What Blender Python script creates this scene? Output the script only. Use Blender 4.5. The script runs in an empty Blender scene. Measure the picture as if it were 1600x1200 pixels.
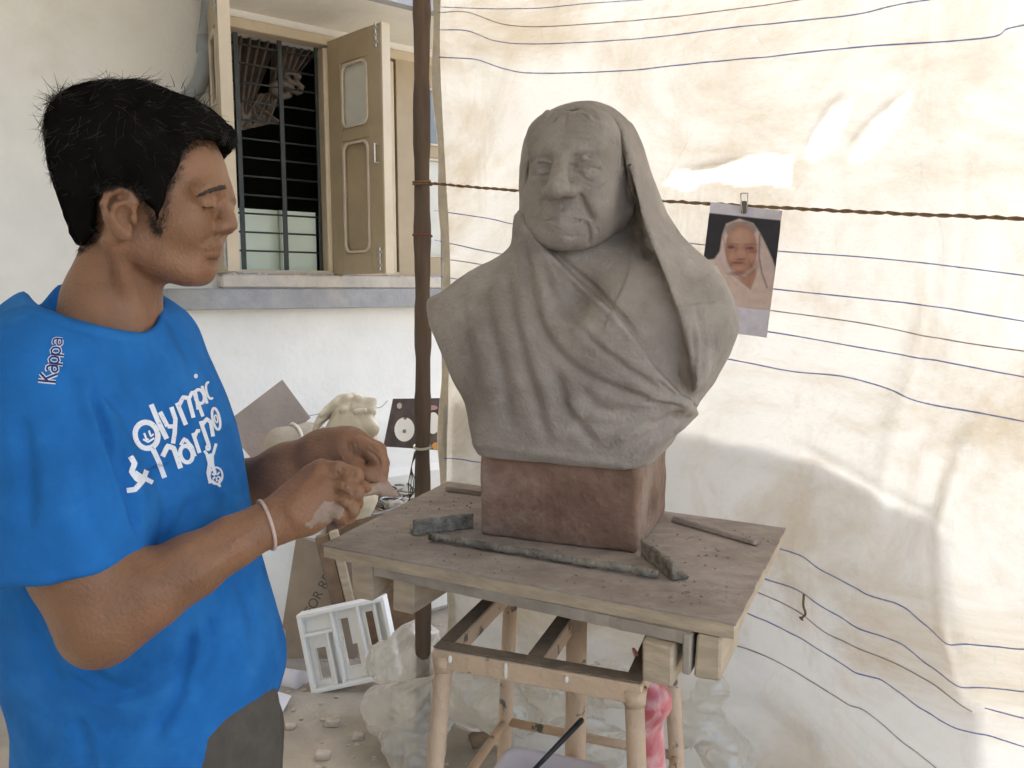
import bpy, math, random
import numpy as np
from mathutils import Vector, Matrix

# ------------------------------------------------------------------ camera, sky, sun, exposure
scene = bpy.context.scene
COL = scene.collection
CAMZ, FPX, PITCH = 1.48, 1220.0, math.radians(6.78)
cam_d = bpy.data.cameras.new('camera')
cam_d.sensor_width = 36.0
cam_d.lens = 36.0 * FPX / 1600.0
cam_d.clip_start = 0.02
cam_d.clip_end = 500
cam = bpy.data.objects.new('camera', cam_d)
cam.location = (0, 0, CAMZ)
cam.rotation_euler = (math.pi / 2 - PITCH, 0, 0)
COL.objects.link(cam)
scene.camera = cam

SUN_AZ = (0.507, 0.862)          # horizontal direction towards the sun
SUN_EL = math.radians(44)
world = bpy.data.worlds.new('World')
scene.world = world
world.use_nodes = True
wn = world.node_tree
bg = wn.nodes['Background']
sky = wn.nodes.new('ShaderNodeTexSky')
sky.sky_type = 'NISHITA'
sky.sun_disc = False
sky.sun_elevation = SUN_EL
sky.sun_rotation = math.atan2(SUN_AZ[0], SUN_AZ[1])
sky.air_density = 1.0
sky.dust_density = 3.0
wn.links.new(sky.outputs[0], bg.inputs[0])
bg.inputs[1].default_value = 0.15

sun_d = bpy.data.lights.new('sun', 'SUN')
sun_d.energy = 2.3
sun_d.angle = math.radians(0.8)
sun_d.color = (1.0, 0.97, 0.92)
sun = bpy.data.objects.new('sun', sun_d)
_h = Vector((SUN_AZ[0], SUN_AZ[1], 0)).normalized() * math.cos(SUN_EL)
sun.rotation_euler = Vector((_h.x, _h.y, math.sin(SUN_EL))).to_track_quat('Z', 'Y').to_euler()
COL.objects.link(sun)

vs = scene.view_settings
vs.view_transform = 'Standard'
vs.look = 'None'
vs.exposure = 2.08
vs.gamma = 1.0
vs.use_curve_mapping = False
scene.cycles.use_adaptive_sampling = True
scene.cycles.adaptive_threshold = 0.02
scene.cycles.max_bounces = 10
scene.cycles.diffuse_bounces = 6
scene.cycles.transparent_max_bounces = 16
scene.cycles.use_denoising = True
scene.cycles.sample_clamp_indirect = 8.0

rng = np.random.default_rng(7)
random.seed(7)
CA, SA = math.cos(PITCH), math.sin(PITCH)

# ------------------------------------------------------------------ photo pixel <-> place
def ray(px, py):
    u, v = (px - 800) / FPX, (600 - py) / FPX
    return np.array([u, CA + v * SA, -SA + v * CA])
def P(px, py, Y):
    d = ray(px, py)
    return np.array([0, 0, CAMZ]) + d * (Y / d[1])
def PZ(px, py, z):
    d = ray(px, py)
    return np.array([0, 0, CAMZ]) + d * ((z - CAMZ) / d[2])
def PPL(px, py, O, n):
    d = ray(px, py); c = np.array([0, 0, CAMZ])
    t = np.dot(np.asarray(O) - c, n) / np.dot(d, n)
    return c + d * t
def proj(V):
    q = V - np.array([0, 0, CAMZ])
    dep = q[:, 1] * CA - q[:, 2] * SA
    up = q[:, 1] * SA + q[:, 2] * CA
    dep = np.maximum(dep, 0.05)
    return 800 + FPX * q[:, 0] / dep, 600 - FPX * up / dep, dep

# ------------------------------------------------------------------ materials
def mat(name, col, rough=0.7, var=0.15, scale=8.0, bump=0.0, bscale=60.0, col2=None, metal=0.0, spec=0.4, sss=0.0,
        detail=6.0, coords='Object', blotch=None, stretch=None):
    """Principled material: base colour mottled by noise, fine relief by bump."""
    m = bpy.data.materials.new(name)
    m.use_nodes = True
    nt = m.node_tree; N = nt.nodes; L = nt.links
    b = N['Principled BSDF']
    b.inputs['Roughness'].default_value = rough
    b.inputs['Metallic'].default_value = metal
    b.inputs['Specular IOR Level'].default_value = spec
    if sss:
        b.inputs['Subsurface Weight'].default_value = sss
        b.inputs['Subsurface Radius'].default_value = (0.012, 0.005, 0.003)
        b.inputs['Subsurface Scale'].default_value = 0.6
    tc = N.new('ShaderNodeTexCoord')
    src = tc.outputs[coords]
    if stretch:
        mp = N.new('ShaderNodeMapping'); mp.inputs['Scale'].default_value = stretch
        L.new(src, mp.inputs[0]); src = mp.outputs[0]
    nz = N.new('ShaderNodeTexNoise'); nz.inputs['Scale'].default_value = scale; nz.inputs['Detail'].default_value = detail
    nz.inputs['Roughness'].default_value = 0.6
    L.new(src, nz.inputs['Vector'])
    ramp = N.new('ShaderNodeValToRGB')
    c = np.array(col[:3]); c2 = np.array(col2[:3]) if col2 is not None else c * (1 - var)
    c1 = c if col2 is not None else np.minimum(c * (1 + var), 0.95)
    ramp.color_ramp.elements[0].position = 0.32; ramp.color_ramp.elements[1].position = 0.68
    ramp.color_ramp.elements[0].color = (*c2, 1); ramp.color_ramp.elements[1].color = (*c1, 1)
    L.new(nz.outputs['Fac'], ramp.inputs[0])
    out = ramp.outputs[0]
    if blotch:                       # (colour, scale, lo, hi): patches of a second colour
        bc, bs, lo, hi = blotch
        n2 = N.new('ShaderNodeTexNoise'); n2.inputs['Scale'].default_value = bs; n2.inputs['Detail'].default_value = 8
        n2.inputs['Roughness'].default_value = 0.65
        L.new(src, n2.inputs['Vector'])
        mr = N.new('ShaderNodeMapRange'); mr.inputs[1].default_value = lo; mr.inputs[2].default_value = hi
        L.new(n2.outputs['Fac'], mr.inputs[0])
        mx = N.new('ShaderNodeMix'); mx.data_type = 'RGBA'
        L.new(mr.outputs[0], mx.inputs['Factor']); L.new(out, mx.inputs['A']); mx.inputs['B'].default_value = (*bc, 1)
        out = mx.outputs['Result']
    L.new(out, b.inputs['Base Color'])
    if bump:
        n3 = N.new('ShaderNodeTexNoise'); n3.inputs['Scale'].default_value = bscale; n3.inputs['Detail'].default_value = 5
        L.new(src, n3.inputs['Vector'])
        bp = N.new('ShaderNodeBump'); bp.inputs['Strength'].default_value = bump; bp.inputs['Distance'].default_value = 0.01
        L.new(n3.outputs['Fac'], bp.inputs['Height']); L.new(bp.outputs[0], b.inputs['Normal'])
    return m

# ------------------------------------------------------------------ mesh helpers
def new_mesh(name, V, F, smooth=False):
    me = bpy.data.meshes.new(name)
    if isinstance(F, np.ndarray):
        n, k = F.shape
        me.vertices.add(len(V)); me.vertices.foreach_set('co', np.asarray(V, dtype=np.float32).ravel())
        me.loops.add(n * k); me.loops.foreach_set('vertex_index', F.astype(np.int32).ravel())
        me.polygons.add(n); me.polygons.foreach_set('loop_start', np.arange(0, n * k, k, dtype=np.int32))
        me.update(calc_edges=True); me.validate()
    else:
        me.from_pydata([tuple(map(float, v)) for v in V], [], [tuple(f) for f in F]); me.update()
    if smooth:
        me.polygons.foreach_set('use_smooth', np.ones(len(me.polygons), dtype=bool))
    return me
def obj(name, me, m=None, parent=None, loc=None, rot=None):
    o = bpy.data.objects.new(name, me)
    COL.objects.link(o)
    if m is not None and me is not None:
        me.materials.clear(); me.materials.append(m)
    if parent is not None:
        o.parent = parent
        o.matrix_parent_inverse = parent_world(parent).inverted()
    if loc is not None: o.location = loc
    if rot is not None: o.rotation_euler = rot
    return o
def parent_world(p):
    if p.parent is None: return p.matrix_basis.copy()
    return parent_world(p.parent) @ p.matrix_parent_inverse @ p.matrix_basis
def tag(o, label=None, cat=None, group=None, kind=None):
    if label: o['label'] = label
    if cat: o['category'] = cat
    if group: o['group'] = group
    if kind: o['kind'] = kind
    return o
def thing(name, label, cat, loc=(0, 0, 0), group=None):
    o = bpy.data.objects.new(name, None)
    o.empty_display_size = 0.05
    COL.objects.link(o); o.location = [float(c) for c in loc]
    return tag(o, label, cat, group)

class MB:
    """collects simple solids into one mesh"""
    def __init__(s): s.V = []; s.F = []
    def add(s, V, F):
        n = len(s.V); s.V += [tuple(map(float, v)) for v in V]; s.F += [tuple(n + i for i in f) for f in F]; return s
    def box(s, c, sz, ax=None, bev=0.0, wob=0.0):
        """box at centre c, size sz, ax = 3 axis rows; bevelled edges"""
        c = np.asarray(c, float); h = np.asarray(sz, float) / 2
        A = np.eye(3) if ax is None else np.asarray(ax, float)
        if bev <= 0:
            pts = [(i, j, k) for i in (-1, 1) for j in (-1, 1) for k in (-1, 1)]
            V = [c + (np.array(p) * h + (rng.normal(0, wob, 3) if wob else 0)) @ A for p in pts]
            F = [(0, 1, 3, 2), (4, 6, 7, 5), (0, 4, 5, 1), (2, 3, 7, 6), (0, 2, 6, 4), (1, 5, 7, 3)]
            return s.add(V, F)
        b = min(bev, h.min() * 0.9)
        V = []; idx = {}
        for i in (-1, 1):
            for j in (-1, 1):
                for k in (-1, 1):
                    sg = np.array((i, j, k))
                    jit = rng.normal(0, wob, 3) if wob else 0
                    for a in range(3):
                        q = sg * (h - b); q[a] = sg[a] * h[a]
                        idx[(i, j, k, a)] = len(V); V.append(c + (q + jit) @ A)
        F = []
        for a in range(3):
            o1, o2 = (a + 1) % 3, (a + 2) % 3
            for sg in (-1, 1):
                def key(p, q):
                    t = [0, 0, 0]; t[a] = sg; t[o1] = p; t[o2] = q; return (*t, a)
                f = [idx[key(-1, -1)], idx[key(1, -1)], idx[key(1, 1)], idx[key(-1, 1)]]
                F.append(f if sg > 0 else f[::-1])
        for a in range(3):            # edges along axis a
            o1, o2 = (a + 1) % 3, (a + 2) % 3
            for p in (-1, 1):
                for q in (-1, 1):
                    def key(e, w):
                        t = [0, 0, 0]; t[a] = e; t[o1] = p; t[o2] = q; return (*t, w)
                    f = [idx[key(-1, o1)], idx[key(1, o1)], idx[key(1, o2)], idx[key(-1, o2)]]
                    F.append(f if p * q < 0 else f[::-1])
        for i in (-1, 1):
            for j in (-1, 1):
                for k in (-1, 1):
                    f = [idx[(i, j, k, a)] for a in range(3)]
                    F.append(f if i * j * k > 0 else f[::-1])
        return s.add(V, F)
    def tube(s, pts, r, n=8, cap=True):
        pts = [np.asarray(p, float) for p in pts]
        rr = list(r) if hasattr(r, '__len__') else [r] * len(pts)
        V = []; F = []; up = None
        for i, p in enumerate(pts):
            t = pts[min(i + 1, len(pts) - 1)] - pts[max(i - 1, 0)]
            t = t / (np.linalg.norm(t) + 1e-9)
            if up is None:
                up = np.array((0, 0, 1.0)) if abs(t[2]) < 0.9 else np.array((1.0, 0, 0))
            a = np.cross(t, up); a /= np.linalg.norm(a) + 1e-9
            b = np.cross(a, t); up = b
            for k in range(n):
                an = 2 * math.pi * k / n
                V.append(p + rr[i] * (math.cos(an) * a + math.sin(an) * b))
        for i in range(len(pts) - 1):
            for k in range(n):
                k2 = (k + 1) % n
                F.append((i * n + k, i * n + k2, (i + 1) * n + k2, (i + 1) * n + k))
        if cap:
            F.append(tuple(range(n))[::-1]); F.append(tuple((len(pts) - 1) * n + k for k in range(n)))
        return s.add(V, F)
    def prism(s, poly, O, ex, ey, en, t):
        """polygon (2d points) in the plane O, ex, ey pushed along en by t"""
        poly = [np.asarray(p, float) for p in poly]; n = len(poly)
        O, ex, ey, en = (np.asarray(q, float) for q in (O, ex, ey, en))
        V = [O + p[0] * ex + p[1] * ey for p in poly] + [O + p[0] * ex + p[1] * ey + en * t for p in poly]
        F = [tuple(range(n))[::-1], tuple(range(n, 2 * n))] + [(i, (i + 1) % n, n + (i + 1) % n, n + i) for i in range(n)]
        return s.add(V, F)
    def ring(s, outer, inner, O, ex, ey, en, t):
        """frame between two closed outlines with the same point count"""
        n = len(outer)
        O, ex, ey, en = (np.asarray(q, float) for q in (O, ex, ey, en))
        L = []
        for k in (0, t):
            for poly in (outer, inner):
                L.append([O + p[0] * ex + p[1] * ey + en * k for p in poly])
        V = L[0] + L[1] + L[2] + L[3]; F = []
        for i in range(n):
            j = (i + 1) % n
            F += [(i, n + i, n + j, j), (2 * n + i, 2 * n + j, 3 * n + j, 3 * n + i), (i, j, 2 * n + j, 2 * n + i), (n + i, 3 * n + i, 3 * n + j, n + j)]
        return s.add(V, F)
    def build(s, name, m, parent=None, smooth=False):
        return obj(name, new_mesh(name, s.V, s.F, smooth), m, parent)

def rrect(w, h, r, n=5):
    """rounded rectangle outline centred on 0"""
    pts = []
    for cx, cy, a0 in ((w / 2 - r, h / 2 - r, 0), (-w / 2 + r, h / 2 - r, 90), (-w / 2 + r, -h / 2 + r, 180), (w / 2 - r, -h / 2 + r, 270)):
        for k in range(n + 1):
            a = math.radians(a0 + 90 * k / n); pts.append((cx + r * math.cos(a), cy + r * math.sin(a)))
    return pts
def spline(pts, n=8):
    """Catmull-Rom through points"""
    pts = [np.asarray(p, float) for p in pts]
    q = [2 * pts[0] - pts[1]] + pts + [2 * pts[-1] - pts[-2]]
    out = []
    for i in range(1, len(q) - 2):
        for k in range(n):
            t = k / n
            out.append(0.5 * ((2 * q[i]) + (-q[i - 1] + q[i + 1]) * t + (2 * q[i - 1] - 5 * q[i] + 4 * q[i + 1] - q[i + 2]) * t * t
                              + (-q[i - 1] + 3 * q[i] - 3 * q[i + 1] + q[i + 2]) * t ** 3))
    out.append(pts[-1])
    return out
def grid_mesh(name, G, smooth=True, thick=None):
    """G: (n, m, 3) array of points"""
    n, m = G.shape[:2]
    V = G.reshape(-1, 3)
    i, j = np.meshgrid(np.arange(n - 1), np.arange(m - 1), indexing='ij')
    a = (i * m + j).ravel()
    F = np.stack([a, a + 1, a + m + 1, a + m], 1)
    return new_mesh(name, V, F, smooth)

# ------------------------------------------------------------------ value noise for shapes
_NT = np.random.default_rng(3).random((64, 64, 64)).astype(np.float32)
def vnoise(X):
    X = np.asarray(X, float); f = np.floor(X).astype(int); t = X - f; t = t * t * (3 - 2 * t)
    out = 0
    for i in (0, 1):
        for j in (0, 1):
            for k in (0, 1):
                w = (t[:, 0] if i else 1 - t[:, 0]) * (t[:, 1] if j else 1 - t[:, 1]) * (t[:, 2] if k else 1 - t[:, 2])
                out = out + w * _NT[(f[:, 0] + i) & 63, (f[:, 1] + j) & 63, (f[:, 2] + k) & 63]
    return out * 2 - 1
def fbm(X, oct=4):
    o = 0; a = 0.5
    for k in range(oct):
        o = o + a * vnoise(X * 2 ** k + 17.3 * k); a *= 0.5
    return o

# ------------------------------------------------------------------ sculpting by distance fields
def smin(a, b, k):
    if k <= 0: return np.minimum(a, b)
    h = np.clip(0.5 + 0.5 * (b - a) / k, 0, 1)
    return b + (a - b) * h - k * h * (1 - h)
def smax(a, b, k): return -smin(-a, -b, k)
def s_cap(X, a, b, ra, rb):
    a = np.asarray(a); ba = np.asarray(b) - a; pa = X - a
    t = np.clip(pa @ ba / (ba @ ba + 1e-12), 0, 1)
    return np.sqrt(((pa - t[:, None] * ba) ** 2).sum(1)) - (ra + (rb - ra) * t)
def s_ell(X, c, r, A=None):
    q = X - np.asarray(c)
    if A is not None: q = q @ np.asarray(A).T          # rows of A are the axes
    r = np.asarray(r, float)
    k0 = np.sqrt(((q / r) ** 2).sum(1)); k1 = np.sqrt(((q / (r * r)) ** 2).sum(1)) + 1e-9
    return k0 * (k0 - 1) / k1
def s_box(X, c, h, A=None, r=0.0):
    q = X - np.asarray(c)
    if A is not None: q = q @ np.asarray(A).T
    d = np.abs(q) - (np.asarray(h) - r)
    return np.sqrt((np.maximum(d, 0) ** 2).sum(1)) + np.minimum(d.max(1), 0) - r
def poly_sd(x, y, poly):
    """signed distance to a 2d polygon (negative inside)"""
    poly = np.asarray(poly, float); n = len(poly)
    d = np.full(len(x), 1e18); s = np.ones(len(x))
    for i in range(n):
        ax, ay = poly[i]; bx, by = poly[i - 1]
        ex, ey = bx - ax, by - ay; wx, wy = x - ax, y - ay
        t = np.clip((wx * ex + wy * ey) / (ex * ex + ey * ey + 1e-12), 0, 1)
        d = np.minimum(d, (wx - ex * t) ** 2 + (wy - ey * t) ** 2)
        c1 = y >= ay; c2 = y < by; c3 = ex * wy > ey * wx
        s = np.where((c1 & c2 & c3) | (~c1 & ~c2 & ~c3), -s, s)
    return s * np.sqrt(d)
def line_sd(x, y, pts):
    """distance to an open polyline, parameter along it 0..1, and side (+ = left of travel in x right, y down axes)"""
    pts = np.asarray(pts, float)
    L = np.concatenate([[0], np.cumsum(np.sqrt((np.diff(pts, axis=0) ** 2).sum(1)))]); T = L[-1]
    D = np.full(len(x), 1e18); U = np.zeros(len(x)); Sd = np.ones(len(x))
    for i in range(len(pts) - 1):
        ax, ay = pts[i]; ex, ey = pts[i + 1] - pts[i]; wx, wy = x - ax, y - ay
        t = np.clip((wx * ex + wy * ey) / (ex * ex + ey * ey + 1e-12), 0, 1)
        d = (wx - ex * t) ** 2 + (wy - ey * t) ** 2
        b = d < D
        D = np.where(b, d, D); U = np.where(b, (L[i] + t * (L[i + 1] - L[i])) / T, U)
        Sd = np.where(b, np.where(ex * wy - ey * wx < 0, 1.0, -1.0), Sd)
    return np.sqrt(D), U, Sd
def near(fn, X, c, r):
    """evaluates fn only inside a ball; outside gives the distance to the ball"""
    q = np.sqrt(((X - np.asarray(c)) ** 2).sum(1)) - r
    m_ = q < 0.012
    d = np.maximum(q, 0.012) + 0.004
    if m_.any(): d[m_] = fn(X[m_])
    return d
def sdf_mesh(fn, lo, hi, h, k=4, newton=0, reach=1.0):
    """mesh of fn = 0: coarse pass finds the cells near the surface, fine surface nets inside them"""
    lo = np.asarray(lo, float); hi = np.asarray(hi, float); H = h * k
    n = np.ceil((hi - lo) / H).astype(int) + 1
    ii = np.stack(np.meshgrid(*[np.arange(m) for m in n], indexing='ij'), -1).reshape(-1, 3)
    d = fn(lo + (ii + 0.5) * H)
    act = ii[np.abs(d) < H * reach]
    off = np.stack(np.meshgrid(*[np.arange(k)] * 3, indexing='ij'), -1).reshape(-1, 3)
    cells = (act[:, None, :] * k + off[None]).reshape(-1, 3)
    M = (n * k + 2).astype(np.int64)
    def key(c): return (c[:, 0] * M[1] + c[:, 1]) * M[2] + c[:, 2]
    corn = np.stack(np.meshgrid([0, 1], [0, 1], [0, 1], indexing='ij'), -1).reshape(-1, 3)
    ck = np.stack([key(cells + c) for c in corn], 1)
    uk, inv = np.unique(ck.ravel(), return_inverse=True); inv = inv.reshape(ck.shape)
    up = np.stack([uk // (M[1] * M[2]), (uk // M[2]) % M[1], uk % M[2]], 1)
    val = np.concatenate([fn(lo + up[i:i + 400000] * h) for i in range(0, len(up), 400000)])
    cv = val[inv]
    s = cv < 0
    m = s.any(1) & ~s.all(1)
    cells, cv, s = cells[m], cv[m], s[m]
    acc = np.zeros((len(cells), 3)); cnt = np.zeros(len(cells))
    for a in range(8):
        for ax in range(3):
            if corn[a][ax] == 0:
                b = a + (4, 2, 1)[ax]
                x = s[:, a] != s[:, b]
                t = cv[:, a] / (cv[:, a] - cv[:, b] + 1e-20)
                p = np.tile(corn[a].astype(float), (len(cells), 1)); p[:, ax] += t
                acc[x] += p[x]; cnt[x] += 1
    V = lo + (cells + acc / cnt[:, None]) * h
    cids = key(cells); o = np.argsort(cids); sk = cids[o]
    def find(c):
        q = key(c); j = np.searchsorted(sk, q); j = np.minimum(j, len(sk) - 1)
        return np.where(sk[j] == q, o[j], -1)
    F = []
    for ax in range(3):
        b = (4, 2, 1)[ax]; o1, o2 = (ax + 1) % 3, (ax + 2) % 3
        e = s[:, 0] != s[:, b]
        c = cells[e]; i0 = np.nonzero(e)[0]
        d1 = np.zeros(3, int); d1[o1] = 1; d2 = np.zeros(3, int); d2[o2] = 1
        i1, i2, i3 = find(c - d1), find(c - d1 - d2), find(c - d2)
        ok = (i1 >= 0) & (i2 >= 0) & (i3 >= 0)
        q = np.stack([i0, i1, i2, i3], 1)[ok]
        fl = s[e][ok][:, 0]
        q[~fl] = q[~fl][:, ::-1]
        F.append(q)
    F = np.concatenate(F)
    for _ in range(newton):
        g = grad(fn, V, h * 0.5); f = fn(V)
        V = V - g * np.clip(f / ((g * g).sum(1) + 1e-6), -h, h)[:, None] * 0.9
    return V, F
def grad(fn, V, e):
    return np.stack([(fn(V + np.eye(3)[a] * e) - fn(V - np.eye(3)[a] * e)) / (2 * e) for a in range(3)], 1)
def normals(V, F):
    a, b, c, d = (V[F[:, i]] for i in range(4))
    fn_ = np.cross(c - a, d - b)
    N = np.zeros_like(V)
    for i in range(4):
        for k in range(3): N[:, k] += np.bincount(F[:, i], fn_[:, k], len(V))
    return N / (np.linalg.norm(N, axis=1, keepdims=True) + 1e-12)
def relax(V, F, it=1, w=0.5, mask=None):
    for _ in range(it):
        A = np.zeros_like(V); c = np.zeros(len(V))
        for i in range(4):
            for j in ((i + 1) % 4, (i + 3) % 4):
                for k in range(3): A[:, k] += np.bincount(F[:, i], V[F[:, j], k], len(V))
                c += np.bincount(F[:, i], minlength=len(V))
        T = A / np.maximum(c, 1)[:, None]
        ww = w if mask is None else (w * mask)[:, None]
        V = V + (T - V) * ww
    return V
def biggest(V, F):
    """keeps only the largest connected piece"""
    lab = np.arange(len(V))
    while True:
        m_ = lab[F].min(1); new = lab.copy()
        for i in range(4): np.minimum.at(new, F[:, i], m_)
        new = new[new]
        if (new == lab).all(): break
        lab = new
    u, c = np.unique(lab, return_counts=True); k = u[c.argmax()]
    keep = lab == k; idx = np.cumsum(keep) - 1
    return V[keep], idx[F[keep[F[:, 0]]]]
class Brush:
    """sculpting strokes drawn over the side of a mesh that faces the viewer; each moves the surface along its normal"""
    def __init__(s, V, F): s.V = V.copy(); s.F = F; s.fresh()
    def fresh(s):
        s.N = normals(s.V, s.F); s.x, s.y, s.dep = proj(s.V)
        view = s.V - np.array([0, 0, CAMZ]); view /= np.linalg.norm(view, axis=1, keepdims=True)
        s.face = np.clip(-(s.N * view).sum(1) * 4 + 0.3, 0, 1)
        s.D = np.zeros(len(s.V))
    def stroke(s, pts, w, amp, ends=0.15, sm=True, gate=None):
        pts = spline(pts, 5) if sm and len(pts) > 2 else pts
        b = np.asarray(pts); m = (s.x > b[:, 0].min() - 3 * w) & (s.x < b[:, 0].max() + 3 * w) & (s.y > b[:, 1].min() - 3 * w) & (s.y < b[:, 1].max() + 3 * w)
        if gate is not None: m &= gate
        if not m.any(): return
        d, u, sd = line_sd(s.x[m], s.y[m], pts)
        tp = np.clip(np.minimum(u, 1 - u) / max(ends, 1e-6), 0, 1) if ends > 0 else 1.0
        s.D[m] += amp * np.exp(-(d / w) ** 2) * tp * s.face[m]
    def fold(s, pts, w, amp, ends=0.15):
        """a valley with raised lips"""
        s.stroke(pts, w, -amp * 1.3, ends); s.stroke(pts, w * 2.4, amp * 0.6, ends)
    def step(s, pts, amp, fall, sharp=1.5, side=1, ends=0.0):
        """raises the surface on one side of a line: a cloth edge lying over what is beneath"""
        pts = spline(pts, 5) if len(pts) > 2 else pts
        b = np.asarray(pts); m = (s.x > b[:, 0].min() - 3 * fall) & (s.x < b[:, 0].max() + 3 * fall) & (s.y > b[:, 1].min() - 3 * fall) & (s.y < b[:, 1].max() + 3 * fall)
        if not m.any(): return
        d, u, sd = line_sd(s.x[m], s.y[m], pts)
        q = d * sd * side
        tp = np.clip(np.minimum(u, 1 - u) / ends, 0, 1) if ends > 0 else 1.0
        s.D[m] += amp * np.clip(q / sharp + 0.5, 0, 1) * np.exp(-(np.maximum(q, 0) / fall) ** 2) * tp * s.face[m]
    def blob(s, px, py, rx, ry, amp, rot=0.0, gate=None):
        c, sn = math.cos(math.radians(rot)), math.sin(math.radians(rot))
        dx, dy = s.x - px, s.y - py
        e = ((dx * c + dy * sn) / rx) ** 2 + ((-dx * sn + dy * c) / ry) ** 2
        q = amp * np.exp(-e) * s.face
        s.D += q if gate is None else q * gate
    def apply(s, it=0):
        s.V = s.V + s.N * s.D[:, None]
        if it: s.V = relax(s.V, s.F, it, 0.5)
        s.fresh(); return s.V
# ------------------------------------------------------------------ materials of the place
M = {}
M['wall'] = mat('limewashed plaster', (0.80, 0.79, 0.75), 0.9, 0.06, 3.0, 0.25, 40, blotch=((0.64, 0.60, 0.51), 2.2, 0.52, 0.85))
M['shade'] = mat('white slab paint', (0.80, 0.77, 0.68), 0.9, 0.06, 4.0, 0.2, 40)
M['sillgrey'] = mat('grey cement paint', (0.33, 0.33, 0.335), 0.85, 0.12, 9.0, 0.3, 70, blotch=((0.42, 0.40, 0.38), 12, 0.5, 0.75))
M['ledge'] = mat('dusty ledge', (0.55, 0.50, 0.43), 0.9, 0.15, 12, 0.3, 60)
M['floor'] = mat('dusty cement floor', (0.42, 0.37, 0.30), 0.95, 0.18, 5.0, 0.35, 90, blotch=((0.30, 0.26, 0.21), 3.5, 0.5, 0.75))
M['shutter'] = mat('beige enamel', (0.40, 0.32, 0.21), 0.45, 0.08, 6.0, 0.05, 30)
M['frame'] = mat('cream enamel', (0.55, 0.46, 0.33), 0.5, 0.08, 6.0, 0.05, 30)
M['bead'] = mat('pale bead', (0.60, 0.52, 0.42), 0.5, 0.08, 20)
M['grill'] = mat('dark green iron', (0.035, 0.04, 0.035), 0.5, 0.2, 30)
M['pipe'] = mat('grey plastic pipe', (0.26, 0.28, 0.29), 0.5, 0.1, 10)
M['steel'] = mat('dull steel', (0.50, 0.50, 0.50), 0.4, 0.15, 40, metal=0.8)
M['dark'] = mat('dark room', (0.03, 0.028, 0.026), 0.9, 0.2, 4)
M['green'] = mat('pale green pane', (0.62, 0.70, 0.58), 0.5, 0.05, 4)
M['curtain'] = mat('brown satin', (0.20, 0.155, 0.12), 0.45, 0.25, 14, 0.1, 30, col2=(0.10, 0.08, 0.07))
M['glass'] = mat('frosted pane', (0.62, 0.62, 0.56), 0.25, 0.08, 5, spec=0.6)
M['glassdark'] = mat('grey pane', (0.22, 0.25, 0.28), 0.2, 0.08, 5, spec=0.6)
M['bark'] = mat('brown post', (0.105, 0.070, 0.048), 0.8, 0.3, 18, 0.4, 60, stretch=(1, 1, 0.15))
M['rope'] = mat('twine', (0.20, 0.12, 0.06), 0.9, 0.25, 90)

# ------------------------------------------------------------------ ground
fl = MB(); 
Gx = np.linspace(-30, 30, 2); 
f_me = grid_mesh('floor', np.stack(np.meshgrid(np.linspace(-60, 60, 61), np.linspace(-60, 60, 61), indexing='ij') + [np.zeros((61, 61))], -1), False)
tag(obj('floor', f_me, M['floor']), kind='structure')

# ------------------------------------------------------------------ house wall with its window
WA = P(360, 300, 3.5); WA[2] = 0
wd = np.array([1.35, 1.0, 0]) / math.hypot(1.35, 1.0)
wn_ = np.array([wd[1], -wd[0], 0])                  # out of the wall, to the viewer
ZUP = np.array([0, 0, 1.0])
def wpt(px, py, off=0.0): return PPL(px, py, WA + wn_ * off, wn_)
def ws(px, py=300, off=0.0): return float((wpt(px, py, off) - WA) @ wd)
def wz(px, py, off=0.0): return float(wpt(px, py, off)[2])
def wp(s, z, off=0.0): return WA + wd * s + wn_ * off + ZUP * z
s0, s1 = ws(333), ws(735)                           # opening
sL, sR = ws(333), ws(508)
z0, z1 = wz(440, 430), wz(360, 30)
zs = wz(300, 451, 0.09)
# wall in four blocks round the opening, 0.22 m thick, set back from wall face
WT = 0.22
wall_o = tag(thing('house_wall', 'cream limewashed house wall behind the man and window', 'wall', WA), None)
def wallblock(sa, sb, za, zb):
    mb = MB(); mb.box(wp((sa + sb) / 2, (za + zb) / 2, -WT / 2), (sb - sa, WT, zb - za), (wd, wn_, ZUP)); return mb
mb = MB()
for sa, sb, za, zb in ((-4.0, s0, -0.2, 3.6), (s1, 4.5, -0.2, 3.6), (s0, s1, -0.2, z0), (s0, s1, z1, 3.6)):
    mb.box(wp((sa + sb) / 2, (za + zb) / 2, -WT / 2), (sb - sa, WT, zb - za), (wd, wn_, ZUP))
mb.build('plaster_face', M['wall'], wall_o)
# room behind the window
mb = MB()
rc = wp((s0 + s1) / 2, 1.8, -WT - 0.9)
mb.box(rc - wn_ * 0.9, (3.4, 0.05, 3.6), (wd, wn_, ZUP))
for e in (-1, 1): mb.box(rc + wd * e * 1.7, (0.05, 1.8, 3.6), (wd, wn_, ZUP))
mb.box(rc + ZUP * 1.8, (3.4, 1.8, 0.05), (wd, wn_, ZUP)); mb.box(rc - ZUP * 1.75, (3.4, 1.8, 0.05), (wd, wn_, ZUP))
tag(mb.build('room_interior', M['dark']), kind='structure')

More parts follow.
